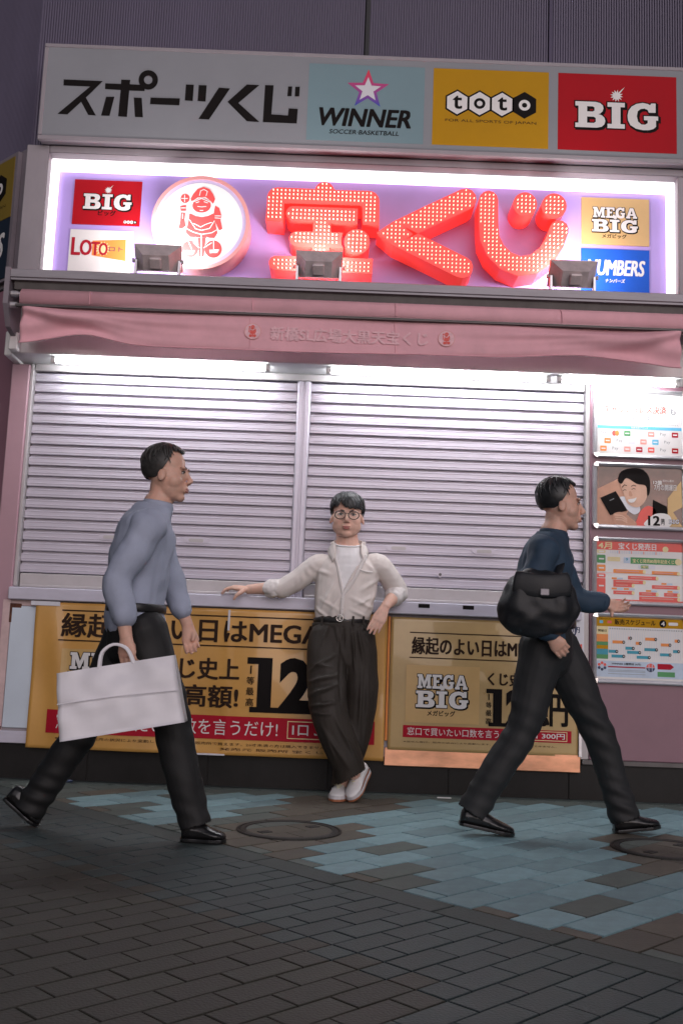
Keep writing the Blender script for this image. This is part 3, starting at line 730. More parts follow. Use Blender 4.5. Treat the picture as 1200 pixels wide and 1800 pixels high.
# ---- red channel letters with bulbs
FY = -.25
def tl(lp, s=4, o=(440, 300)): return [(lambda p: (p.x, p.z))(at(a/s+o[0], b/s+o[1], FY)) for a, b in lp]
def arcp(cx_, cy_, r, a0, a1, n=7): return [(cx_+r*math.cos(R(a0+(a1-a0)*k/n)), cy_+r*math.sin(R(a0+(a1-a0)*k/n))) for k in range(n+1)]
cap_ = [(108, 350)] + [(118, 210)] + arcp(190, 190, 72, 180, 272, 6) + [(440, 128)] + arcp(521, 148, 70, 195, 345, 8) + [(600, 136)] + [(830, 142)] + arcp(832, 216, 74, 275, 360, 6) + [(905, 388), (790, 372), (785, 243), (238, 226), (228, 362), (108, 350)][:-1]
king = arcp(300, 298, 49, 90, 270, 8) + [(755, 266), (752, 372), (566, 362), (565, 432), (650, 436), (638, 480), (640, 520), (652, 545), (556, 540), (554, 606), (860, 620), (856, 724), (180, 700)] + arcp(180, 648, 50, 90, 270, 8) + [(430, 602), (434, 538), (325, 530)] + arcp(325, 478, 52, 90, 270, 8) + [(440, 428), (441, 354)]
dot_ = circ(748, 500, 90)
ku = stroke([(818, 350), (760, 377), (700, 406), (694, 410), (700, 415), (760, 444), (812, 470)], 38)
ji = stroke([(858, 352), (858, 390), (860, 418), (870, 440), (888, 458), (912, 468), (938, 464), (960, 448), (974, 426), (982, 404)], 34)
def bulbs(loops, pitch=.0245, margin=.011):
    m = MB(); pts = []
    xs = [p[0] for l in loops for p in l]; zs = [p[1] for l in loops for p in l]
    def dist(p):
        dm = 9
        for l in loops:
            for i in range(len(l)):
                a, b = Vector(l[i-1]), Vector(l[i]); ab = b-a; t = max(0, min(1, (Vector(p)-a).dot(ab)/max(ab.length_squared, 1e-9))); dm = min(dm, (Vector(p)-a-ab*t).length)
        return dm
    z = min(zs)+.014
    while z < max(zs):
        x = min(xs)+.014
        while x < max(xs):
            if any(inpoly((x, z), l) for l in loops) and dist((x, z)) > margin: pts.append((x, z))
            x += pitch
        z += pitch
    for x, z in pts: m.tube([(x, FY+.002, z), (x, FY-.012, z)], [.0034, .0038], 6, sub=1)
    return m
def channel(name, loops):
    loops = [wind(l, True) for l in loops]
    b = MB()
    for l in loops:
        v, f = loops2([l], 0, (-.061-FY)/2); yc = (FY-.061)/2
        vv = [(p[0], yc-p[2], p[1]) for p in v]
        for q in f:
            pass
        n = len(b.v); b.add(vv, f)
        for k, q in enumerate(f):
            front = all(abs(vv[i][1]-FY) < 1e-4 for i in q); b.m[len(b.m)-len(f)+k] = 0 if front else 1
    o = W(b.build(name, [MT['letter_face'], MT['letter_side']], ls))
    k = W(bulbs(loops).build('bulbs', MT['bulb'], o)); k['kind'] = 'stuff'
channel('channel_letter', [tl(cap_), tl(king), tl(dot_)])
channel('channel_letter', [tl(ku, 1, (0, 0))])
channel('channel_letter', [tl(ji, 1, (0, 0)), tl(circ(922, 359, 21), 1, (0, 0)), tl(circ(973, 362, 22), 1, (0, 0))])

# ---- floodlights on the awning hood, aimed back at the sign
def flood(px, label):
    p = at(px, 484, -.42); z0 = 2.915
    e = tag(empty('floodlight', (p.x, -.42, z0)), label, 'floodlight', 'floodlights on the awning hood')
    tl_ = Matrix.Rotation(R(38), 4, 'X')
    # trapezoid shell: narrow back towards the street, wide mouth towards the sign
    m = MB(); w0, h0, w1, h1, L = .075, .045, .135, .078, .085
    v = [(-w0, -L, -h0), (w0, -L, -h0), (w0, -L, h0), (-w0, -L, h0), (-w1, 0, -h1), (w1, 0, -h1), (w1, 0, h1), (-w1, 0, h1), (-w1, .02, -h1), (w1, .02, -h1), (w1, .02, h1), (-w1, .02, h1), (-w1+.01, .02, -h1+.01), (w1-.01, .02, -h1+.01), (w1-.01, .02, h1-.01), (-w1+.01, .02, h1-.01), (-w1+.01, .008, -h1+.01), (w1-.01, .008, -h1+.01), (w1-.01, .008, h1-.01), (-w1+.01, .008, h1-.01)]
    f = [(0, 3, 2, 1)]
    for k in range(4): f += [(k*4+i, k*4+(i+1) % 4, k*4+4+(i+1) % 4, k*4+4+i) for i in range(4)]
    f.append((16, 17, 18, 19)); m.add(v, f)
    T = Matrix.Translation((0, 0, .105)) @ tl_
    body = m.xf(T).build('housing', MT['flood_body'], e)
    q = MB(); q.bbox(-.034, .034, -.115, -.086, -.03, .034, .006); q.xf(T).build('junction_box', MT['flood_body'], body)
    q = MB(); q.box(-w1+.011, w1-.011, .009, .012, -h1+.011, h1-.011); q.xf(T).build('lens', MT['flood_lens'], e)
    q = MB()
    for s in (-1, 1): q.bbox(s*.125-.008, s*.125+.008, -.02, .012, .0, .09, .002)
    q.bbox(-.133, .133, -.02, .012, -.001, .006, .002); q.build('bracket', MT['alu'], e)
    for s in (-1, 1): q = MB(); q.cyl((s*.137, -.004, .088), (s*.149, -.004, .088), .013, 10); q.build('clamp_bolt', MT['alu'], e)
    ld = bpy.data.lights.new('floodlight_beam', 'AREA'); ld.shape = 'RECTANGLE'; ld.size = .22; ld.size_y = .12; ld.energy = 5.5; ld.color = (1, .93, .92); ld.spread = R(150)
    lo = bpy.data.objects.new('floodlight_beam', ld); COL.objects.link(lo); lo.parent = e
    lo.matrix_local = T @ Matrix.Translation((0, .03, 0)) @ Matrix.Rotation(R(90), 4, 'X')
flood(277, 'small grey floodlight below the round white emblem')
flood(560, 'small grey floodlight in front of the first red letter')
flood(1005, 'small grey floodlight in front of the blue panel')

# ================================================================== awning
AY = -.45
aw = tag(empty('awning', (0, -.2, 2.5)), 'retracted rose pink canvas awning with metal hood and sagging valance', 'awning')
wp(aw, 'hood', 'hood_metal', lambda q: q.prism([(-.10, 2.912), (-.46, 2.912), (-.47, 2.905), (-.47, 2.862), (-.462, 2.857), (-.462, 2.846), (-.452, 2.846), (-.452, 2.895), (-.10, 2.895)], -1.945, 3.0, 'x'))
wp(aw, 'hood_channel', 'alu_dark', lambda q: q.prism([(-.451, 2.850), (-.44, 2.838), (-.43, 2.80), (-.40, 2.80), (-.40, 2.88), (-.451, 2.88)], -1.93, 2.98, 'x'))
wp(aw, 'end_bracket', 'frame_lip', lambda q: q.prism([(-.475, 2.916), (-.475, 2.70), (-.40, 2.585), (-.30, 2.56), (-.10, 2.60), (-.10, 2.916)], -1.975, -1.9455, 'x'))
for z, r in ((2.772, .018), (2.705, .018)):
    wp(aw, 'roller_end', 'alu', lambda q: (q.cyl((-1.9445, -.43, z), (-1.905, -.43, z), r, 14), q.cyl((-1.905, -.43, z), (-1.885, -.43, z), r*.7, 14)))
wp(aw, 'canvas_roll', 'canvas', lambda q: q.prism([(-.438, 2.80), (-.462, 2.775), (-.468, 2.745), (-.462, 2.715), (-.445, 2.70), (-.40, 2.70), (-.37, 2.75), (-.40, 2.80)], -1.885, 2.9, 'x'), True)
wp(aw, 'front_rail', 'alu_dark', lambda q: (q.prism([(-.470, 2.7015), (-.470, 2.697), (-.445, 2.697), (-.445, 2.7015)], -1.905, 2.92, 'x'), q.prism([(-.474, 2.694), (-.474, 2.688), (-.44, 2.688), (-.44, 2.694)], -1.905, 2.92, 'x')))
for x in (-1.49, -.56, .26, 1.21): wp(aw, 'canvas_seam', 'canvas', lambda q: q.tube([(x, -.440, 2.797), (x+.004, -.4655, 2.775), (x+.006, -.4705, 2.745), (x+.008, -.465, 2.715)], [.003]*4, 6, sub=2))
def val_bottom(x):
    # scalloped sag at the two ends of the cloth
    b = 2.488+.008*math.sin(x*1.7)
    b += .052*math.exp(-((x+1.50)/.20)**2) - .012*math.exp(-((x+1.86)/.10)**2)
    b += .03*math.exp(-((x-1.30)/.28)**2) - .012*math.exp(-((x-1.86)/.12)**2)
    return b
def val_y(x, t):
    # t 0 at the rail, 1 at the hem: diagonal drapes running from the ends to the middle
    y = AY - .012*t
    for x0, sg in ((-1.86, 1), (1.90, -1)):
        dx = (x-x0)*sg
        if dx < -.05: continue
        w = max(0, 1-dx/1.5)
        for ph, k in ((.32, 1.0), (.62, .9), (.88, .7)):
            line = ph*(1-math.exp(-dx*2.6))+.05
            y -= .042*k*w*math.exp(-((t-line)/.13)**2)*min(1, dx*5+.2)
        y += .014*w*math.sin(t*9+dx*3)
    return y + .004*math.sin(x*5.3+t*2)
def valance(q):
    NX, NT = 260, 22; v = []; x0, x1 = -1.868, 1.895
    for i in range(NX+1):
        x = x0+(x1-x0)*i/NX
        for j in range(NT+1):
            t = j/NT; v.append((x, val_y(x, t), 2.69+(val_bottom(x)-2.69)*t))
    q.add(v, [(i*(NT+1)+j, (i+1)*(NT+1)+j, (i+1)*(NT+1)+j+1, i*(NT+1)+j+1) for i in range(NX) for j in range(NT)])
vo = wp(aw, 'valance', 'canvas', valance, True); sm = vo.modifiers.new('thick', 'SOLIDIFY'); sm.thickness = .003; sm.offset = 1
def hem(q):
    xs = [-1.868+3.763*i/160 for i in range(161)]
    q.tube([(x, val_y(x, 1), val_bottom(x)) for x in xs], [.0045]*161, 6, side=(0, 0, 1), sub=1)
wp(aw, 'valance_hem', 'canvas', hem, True)
for x in (-.565, .262):
    wp(aw, 'valance_seam', 'canvas', lambda q: q.tube([(x+.01*t, val_y(x, t)-.003, 2.688+(val_bottom(x)-2.69)*t) for t in (0, .2, .4, .6, .8, 1)], [.002]*6, 6, sub=1))
class VPrint(Print):
    pass
P = Print(aw, AY-.026, fine=False, warp=lambda x, z: (lambda t: val_y(x, t)-AY+.0215)(max(0, min(1, (2.69-z)/.2))))
def tv(lp): return [(lambda p: (p.x, p.z))(at(400+a/2.727, 540+b/2.727, AY-.02)) for a, b in lp]
b0 = tv([(205, 160), (960, 115)])
P.text('新橋SL広場大黒天宝くじ', (b0[0][0], b0[0][1]+.006, b0[1][0], b0[1][1]-.004), 'canvas_print', 1, bold=.035)
for ex, ey in ((120, 115), (1048, 150)):
    P.loops([tv(circ(ex, ey, 40))], 'canvas_print', 1, name='emblem')
    P.loops([tv(circ(ex, ey, 40)), tv(circ(ex, ey, 38)[::-1])], 'pale_red', 2, name='emblem')
    for lp in RED: P.loops([tv([(ex+(a-600)*.085, ey+(b_-590)*.085) for a, b_ in lp])], 'soft_red', 3, name='emblem')
P.done()

# ================================================================== banners below the sill
def banner_cloth(parent, x0, x1, z0, z1, Y, warp, m, name='cloth', thick=.002):
    NX, NZ = int((x1-x0)/.02), int((z1-z0)/.02); q = MB()
    v = [(x0+(x1-x0)*i/NX, Y+warp(x0+(x1-x0)*i/NX, z0+(z1-z0)*j/NZ), z0+(z1-z0)*j/NZ) for i in range(NX+1) for j in range(NZ+1)]
    q.add(v, [(i*(NZ+1)+j, (i+1)*(NZ+1)+j, (i+1)*(NZ+1)+j+1, i*(NZ+1)+j+1) for i in range(NX) for j in range(NZ)])
    o = W(q.build(name, MT[m], parent, True)); k = o.modifiers.new('t', 'SOLIDIFY'); k.thickness = thick; k.offset = 1 if thick > 0 else -1
    return o
def w1(x, z):
    a = .008*math.sin(x*7.1+z*2.2)+.005*math.sin(x*13+1.3-z*5)+.003*math.sin(z*11+x*3)
    a += -.012*math.exp(-((x+1.62+.12*(z-.6))/.05)**2)*max(0, min(1, (1.05-z)*3))       # fold near the left edge
    a += -.006*math.exp(-((x+.62+.02*z)/.012)**2)-.005*math.exp(-((x+.90)/.02)**2)       # vertical creases
    return a-.015
def w2(x, z): return .0025*math.sin(x*5+z*3)-.002
BY = -.045
bn = tag(empty('lottery_banner', (-.75, BY, .21)), 'large gold vinyl banner with black lettering, half hidden by the leaning man', 'banner')
banner_cloth(bn, -1.772, .296, .186, 1.026, BY, w1, 'gold')
P = Print(bn, BY-.0065, w1, step=.0013)
def tb(x, y): p = at(x, y, BY-.012); return p.x, p.z
def tbox(x0, y0, x1, y1, f=tb):
    a, b = f(x0, y1), f(x1, y0); return (a[0], a[1], b[0], b[1])
# lines: flat strips level in the world
P.rect(-1.615, .979, .20, .986, 'brown_ink', 1); P.rect(-1.625, .805, .20, .812, 'brown_ink', 1)
P.text('縁起のよい日はMEGA BIG', (-1.61, .829, .18, .965), 'brown_ink', 1, bold=.028)
P.rect(-1.60, .425, -1.07, .760, 'gold3', 1, name='logo_plate'); mega_logo(P, -1.555, .455, -1.11, .740, 2)
P.text('くじ史上', (-1.03, .615, -.56, .735), 'brown_ink', 1, bold=.03); P.text('最高額!', (-1.03, .455, -.56, .580), 'brown_ink', 1, bold=.03)
P.loops(scale_loops([[(.12, 0), (.62, 0), (.62, .1), (.48, .1), (.48, 1), (.05, 1), (.05, .88), (.24, .88), (.24, .1), (.12, .1)]], -.53, .435, .34, .315), 'ink', 1, name='lettering')
P.text('2', (-.325, .435, -.125, .755), 'ink', 1, bold=.05)
P.text('億', (-.10, .46, .05, .71), 'ink', 1, bold=.03); P.text('円', (.07, .46, .22, .71), 'ink', 1, bold=.03)
for i, ch in enumerate('1等最高'): P.text(ch, (-.512, .675-.062*i-.02, -.468, .722-.062*i-.02), 'paper' if i > 9 else 'ink', 2, bold=.01, keep=True)
P.rect(-1.66, .275, .24, .408, 'crimson', 1)
P.text('窓口で買いたい口数を言うだけ!', (-1.60, .298, -.32, .388), 'paper', 2, bold=.004)
P.loops([rect(-.265, .292, .10, .393), rect(-.260, .297, .095, .388)[::-1]], 'cream', 2); P.text('1口 300円', (-.235, .312, .075, .374), 'paper', 2, bold=.02)
P.text('※当せん金は、販売の状況により変動します。くじ券は販売所で買えます。20才未満の方は購入できません。', (-1.60, .240, -.03, .257), 'brown_ink', 1, bold=0, res=1)
P.text('発売元 販売所 宝くじ', (-.65, .212, -.05, .228), 'brown_ink', 1, bold=0, res=1)
P.done()
for a in ((-1.80, -1.63, BY-.026, BY-.012, 1.005, 1.030), (-.64, -.628, BY-.030, BY-.02, .90, 1.02), (-.98, -.62, BY-.024, BY-.012, .183, .192)): wp(bn, 'tape', 'paper_dim', lambda q: q.box(*a))

b2 = tag(empty('lottery_poster_board', (.87, -.03, .25)), 'smaller gold poster board with black lettering behind the right-hand walker', 'poster')
banner_cloth(b2, .318, 1.425, .250, 1.018, -.035, w2, 'gold2')
P = Print(b2, -.0395, w2, step=.0013)
P.rect(.43, .928, 1.35, .934, 'brown_ink', 1); P.rect(.43, .782, 1.35, .788, 'brown_ink', 1)
P.text('縁起のよい日はMEGA BIG', (.445, .805, 1.36, .905), 'brown_ink', 1, bold=.028)
P.rect(.415, .412, .845, .742, 'gold3', 1, name='logo_plate'); mega_logo(P, .475, .452, .785, .690, 2)
P.text('くじ史上最高額!', (.895, .640, 1.375, .715), 'brown_ink', 1, bold=.03)
P.loops(scale_loops([[(.12, 0), (.62, 0), (.62, .1), (.48, .1), (.48, 1), (.05, 1), (.05, .88), (.24, .88), (.24, .1), (.12, .1)]], .875, .405, .215, .215), 'ink', 1, name='lettering')
P.text('2', (1.00, .405, 1.13, .622), 'ink', 1, bold=.05); P.text('億', (1.15, .42, 1.25, .60), 'ink', 1, bold=.03); P.text('円', (1.262, .42, 1.36, .60), 'ink', 1, bold=.03)
for i, ch in enumerate('1等最高'): P.text(ch, (.885, .570-.046*i-.015, .918, .605-.046*i-.015), 'ink', 2, bold=.01, keep=True)
P.rect(.405, .325, 1.385, .394, 'crimson', 1); P.text('窓口で買いたい口数を言うだけ!', (.43, .338, 1.07, .383), 'paper', 2, bold=.004)
P.loops([rect(1.10, .333, 1.36, .388), rect(1.104, .337, 1.356, .384)[::-1]], 'cream', 2); P.text('1口 300円', (1.12, .345, 1.345, .376), 'paper', 2, bold=.02)
P.text('※当せん金は、販売の状況により変動します。20才未満の方は購入できません。', (.41, .296, 1.30, .306), 'brown_ink', 1, bold=0, res=1)
P.done()
wp(b2, 'edge_trim', 'orange', lambda q: q.bbox(.300, .3145, -.046, -.0205, .30, 1.02, .003))
wp(b2, 'edge_strip', 'alu', lambda q: q.bbox(1.4255, 1.445, -.050, -.026, .25, 1.02, .002))
# prize poster stuck over the corner
pp = tag(empty('prize_poster', (1.33, -.05, .80)), 'small white and red prize poster with blue ring behind the right-hand walker', 'poster')
wp(pp, 'sheet', 'paper_dim', lambda q: q.box(1.17, 1.452, -.056, -.0535, .79, 1.09))
P = Print(pp, -.0562); P.loops([circ(1.335, .985, .075), circ(1.335, .985, .066)[::-1]], 'navy', 1); P.text('10', (1.285, .945, 1.355, 1.03), 'navy', 2, bold=.05); P.text('万円', (1.362, .965, 1.425, .998), 'navy', 2, bold=.03)
P.loops([[(1.18, .80), (1.44, .80), (1.44, .90), (1.30, .875), (1.18, .895)]], 'soft_red', 1); P.done()

# ================================================================== framed posters on the right
FX0, FX1 = 1.503, 2.068
def frame(z0, z1, label, sheet_m, fn):
    e = tag(empty('poster_frame', ((FX0+FX1)/2, -.032, z0)), label, 'poster frame', 'aluminium poster frames on the pink wall')
    w = .027
    def bar(n, a): wp(e, n, 'alu', lambda q: q.prism(*a))
    pr = [(-.0305, 0), (-.056, .003), (-.060, .010), (-.054, w-.006), (-.044, w), (-.0305, w)]
    bar('frame_bar', ([(y, z0+b) for y, b in pr], FX0+.024, FX1-.024, 'x')); bar('frame_bar', ([(y, z1-b) for y, b in pr], FX0+.024, FX1-.024, 'x'))
    bar('frame_bar', ([(FX0+b, y) for y, b in pr], z0+.024, z1-.024, 'z')); bar('frame_bar', ([(FX1-b, y) for y, b in pr], z0+.024, z1-.024, 'z'))
    for sx, cxx in ((1, FX0), (-1, FX1)):
        for sz, czz in ((1, z0), (-1, z1)):
            lp = [(cxx+sx*(.026-.026*math.cos(R(a))), czz+sz*(.026-.026*math.sin(R(a)))) for a in (0, 18, 36, 54, 72, 90)] + [(cxx+sx*.030, czz+sz*.030)]
            wp(e, 'corner_cap', 'chrome', lambda q: q.prism([(a, b) for a, b in lp][::-1 if sx*sz > 0 else 1], -.0625, -.0305, 'y'))
    wp(e, 'sheet', sheet_m, lambda q: q.box(FX0+.022, FX1-.022, -.040, -.031, z0+.022, z1-.022))
    P = Print(e, -.0402, step=.0009, fine=True); sx0, sx1, sz0, sz1 = FX0+.028, FX1-.028, z0+.028, z1-.028
    def L(u, v): return (sx0+(sx1-sx0)*u, sz0+(sz1-sz0)*v)
    def B(u0_, v0, u1, v1): a, b = L(u0_, v0), L(u1, v1); return (a[0], a[1], b[0], b[1])
    fn(P, L, B); P.done()
    return e
def poster_cash(P, L, B):
    P.text('お支払いは', B(.32, .83, .68, .92), 'grey_ink', 1, bold=.01); P.text('キャッシュレス決済', B(.08, .68, .82, .81), 'soft_red', 1, bold=.035); P.text('も', B(.86, .68, .93, .78), 'grey_ink', 1, bold=.03)
    P.text('可能です!!', B(.32, .56, .68, .65), 'grey_ink', 1, bold=.015); P.text('宝くじの販売では、クレジットカード、電子マネー、QR決済でお支払いいただけます。', B(.05, .485, .97, .515), 'grey_ink', 1, bold=0, res=1)
    P.rect(*B(0, .415, 1, .465), 'sky_ink', 1); P.text('取扱決済ブランド', B(.40, .425, .60, .455), 'paper', 2, bold=.02, res=1)
    rows = [(.34, ['grey_ink', 'orange', 'green', 'paper_dim', 'pale_red', 'grey_ink', 'crimson']), (.21, ['orange', 'grey_ink', 'paper_dim', 'pale_red', 'sky_ink', 'grey_ink']), (.08, ['orange', 'grey_ink', 'pale_red', 'crimson', 'soft_red', 'grey_ink', 'red'])]
    for v, cs in rows:
        for i, c_ in enumerate(cs):
            u = .07+i*.142+(.05 if len(cs) == 6 else 0)
            if c_ == 'grey_ink': P.text('Pay', B(u-.035, v-.025, u+.035, v+.035), c_, 1, bold=.0, res=1)
            elif i % 3 == 1 and c_ == 'orange': P.loops([[L(u-.015+.03*math.cos(t*.4)*.8, v+.045*math.sin(t*.4)) for t in range(16)]], 'soft_red', 1); P.loops([[L(u+.02+.03*math.cos(t*.4)*.8, v+.045*math.sin(t*.4)) for t in range(16)]], 'orange', 2)
            else: P.loops([rrect(*B(u-.038, v-.04, u+.038, v+.045), .004)], c_, 1); P.rect(*B(u-.024, v-.008, u+.024, v+.012), 'paper', 2)
    P.loops([[L(.88+.09*math.cos(t*.3), .90+.07*math.sin(t*.3)) for t in range(21)], [L(.88+.086*math.cos(t*.3), .90+.063*math.sin(t*.3)) for t in range(21)][::-1]], 'pale_red', 1); P.text('お気軽に', B(.83, .88, .93, .92), 'grey_ink', 1, res=1, bold=0)
def poster_man(P, L, B):
    def lp(pts): return [L(a/930, 1-b/640) for a, b in pts]      # measured on the enlarged poster
    def sm(pts, n=4):
        o = []; k = len(pts); V = [Vector(p) for p in pts]
        for i in range(k):
            a, b, c_, d_ = V[i-1], V[i], V[(i+1) % k], V[(i+2) % k]
            for j in range(n): t = j/n; o.append(tuple(.5*((2*b)+(c_-a)*t+(2*a-5*b+4*c_-d_)*t*t+(3*b-a-3*c_+d_)*t**3)))
        return o
    P.loops([lp([(0, 250), (230, 130), (400, 380), (250, 640), (0, 640)])], 'skin_print', 1)
    P.loops([lp(sm([(250, 330), (420, 360), (470, 470), (400, 520), (300, 440)]))], 'paper_dim', 2)
    P.loops([lp(sm([(480, 470), (560, 420), (640, 470), (640, 640), (430, 640), (440, 560)]))], 'soft_red', 3)
    P.loops([lp([(610, 350), (760, 420), (800, 640), (600, 640)])], 'ink', 3)
    P.loops([lp(sm([(255, 180), (330, 90), (470, 100), (545, 200), (540, 330), (480, 420), (410, 440), (330, 400), (290, 300)]))], 'skin_print2', 4)
    P.loops([lp(sm([(225, 150), (260, 50), (380, 5), (500, 20), (570, 110), (575, 260), (545, 310), (530, 200), (430, 180), (320, 120), (265, 185)]))], 'ink', 5)
    for a in ((270, 225, 320, 205), (370, 210, 420, 205)): P.loops([lp(stroke([(a[0], a[1]), ((a[0]+a[2])/2, a[3]-8), (a[2], a[3])], 8, 4))], 'brown_ink', 6)
    for a in ((280, 262, 315, 255), (375, 245, 415, 240)): P.loops([lp(stroke([(a[0], a[1]), ((a[0]+a[2])/2, a[1]-12), (a[2], a[3])], 6, 4))], 'brown_ink', 6)
    P.loops([lp(sm([(335, 360), (400, 345), (430, 335), (400, 385), (355, 390)]))], 'paper', 6); P.loops([lp(sm([(345, 270), (365, 265), (385, 310), (360, 325), (345, 310)]))], 'skin_print', 5)
    P.loops([lp([(30, 350), (200, 270), (330, 480), (140, 540)])], 'ink', 5); P.loops([lp([(130, 375), (180, 350), (183, 358), (134, 383)])], 'grey_ink', 6)
    P.loops([lp(sm([(180, 520), (260, 500), (340, 540), (430, 640), (200, 640), (170, 570)]))], 'skin_print', 6)
    for k in range(3): P.loops([lp(stroke([(190+k*8, 535+k*25), (270, 540+k*24), (320, 575+k*18)], 15, 4))], 'skin_print2', 7)
    P.loops([lp(sm([(560, 560), (660, 500), (790, 520), (790, 640), (520, 640)]))], 'paper', 5)
    P.loops([lp([(770, 330), (920, 130), (930, 420), (830, 480), (930, 640), (770, 640)])], 'gold3', 4)
    P.text('12', B(.60, .01, .73, .17), 'ink', 6, bold=.05); P.text('億\n円', B(.745, .02, .79, .13), 'ink', 6, bold=.01, line=.8)
    P.text('12億', B(.66, .72, .76, .79), 'paper', 6, bold=.02); P.text('当せん者の', B(.77, .77, .90, .81), 'paper', 6, bold=.0); P.text('7月の開運日', B(.67, .62, .93, .72), 'paper', 6, bold=.01)
    slab_logo(P, 'BIG', *B(.84, .05, .96, .12), 6, fill='paper_dim', out='brown_ink')
def poster_april(P, L, B):
    P.rect(*B(0, .86, 1, 1), 'soft_red', 1); P.text('4月', B(.015, .875, .17, .985), 'cream', 2, bold=.04); P.text('宝くじ発売日', B(.25, .875, .69, .985), 'paper', 2, bold=.025)
    P.loops([[L(.80+.035*math.cos(t*.4), .90+.05*math.sin(t*.4)) for t in range(16)]], 'cream', 2)
    for i in range(30): P.rect(*B(.15+i*.0205, .80, .162+i*.0205, .85), 'pale_sky' if i % 7 in (4,) else ('pale_red' if i % 7 == 5 else 'paper_dim'), 1)
    for v0, v1, c_ in ((.80, .85, 'cream'), (.63, .77, 'green'), (.49, .60, 'orange'), (.38, .45, 'soft_red'), (.11, .37, 'soft_red'), (.04, .09, 'soft_red')): P.loops([rrect(*B(0, v0, .098, v1), .006)], c_, 1); P.rect(*B(.02, (v0+v1)/2-.012, .08, (v0+v1)/2+.012), 'paper', 2)
    P.loops([rrect(*B(.12, .665, .27, .74), .006)], 'cream', 1); P.loops([rect(*B(.31, .64, .385, .74))], 'pale_sky', 1); P.text('9', B(.335, .68, .36, .73), 'teal', 2, bold=.02)
    P.rect(*B(.39, .635, .95, .745), 'green', 1); P.text('宝くじ発売80周年記念くじ', B(.415, .655, .90, .72), 'cream', 2, bold=.025); P.loops([[L(.95+.04*math.cos(t*.4), .69+.055*math.sin(t*.4)) for t in range(16)]], 'cream', 2)
    P.loops([rrect(*B(.48, .555, .68, .615), .004)], 'paper_dim', 1); P.rect(*B(.51, .56, .60, .612), 'green', 2); P.text('1億円', B(.515, .565, .595, .605), 'cream', 3, bold=.03)
    for u0_, u1, v, c_ in ((.19, .55, .50, 'orange'), (.64, .95, .49, 'orange'), (.36, .70, .395, 'soft_red'), (.19, .55, .32, 'soft_red'), (.19, .42, .26, 'soft_red'), (.64, .95, .25, 'soft_red'), (.19, .42, .135, 'soft_red'), (.49, .70, .125, 'soft_red'), (.78, .95, .125, 'soft_red'), (.49, .95, .05, 'soft_red')):
        P.rect(*B(u0_, v-.03, u1, v+.032), c_, 1); P.rect(*B(u0_+.03, v-.006, u1-.06, v+.010), 'pale_red', 2); P.loops([[L(u1+.018*math.cos(t*.4), v+.033*math.sin(t*.4)) for t in range(16)]], 'cream', 3)
    for u, v in ((.17, .375), (.17, .20), (.31, .20), (.57, .18), (.82, .18), (.75, .31)): P.rect(*B(u, v-.015, u+.06, v+.015), 'orange', 1); P.rect(*B(u+.065, v-.018, u+.13, v+.012), 'pale_sky', 1)
    P.rect(*B(0, .462, 1, .468), 'pale_red', 1); P.rect(*B(0, 0, 1, .02), 'soft_red', 1)
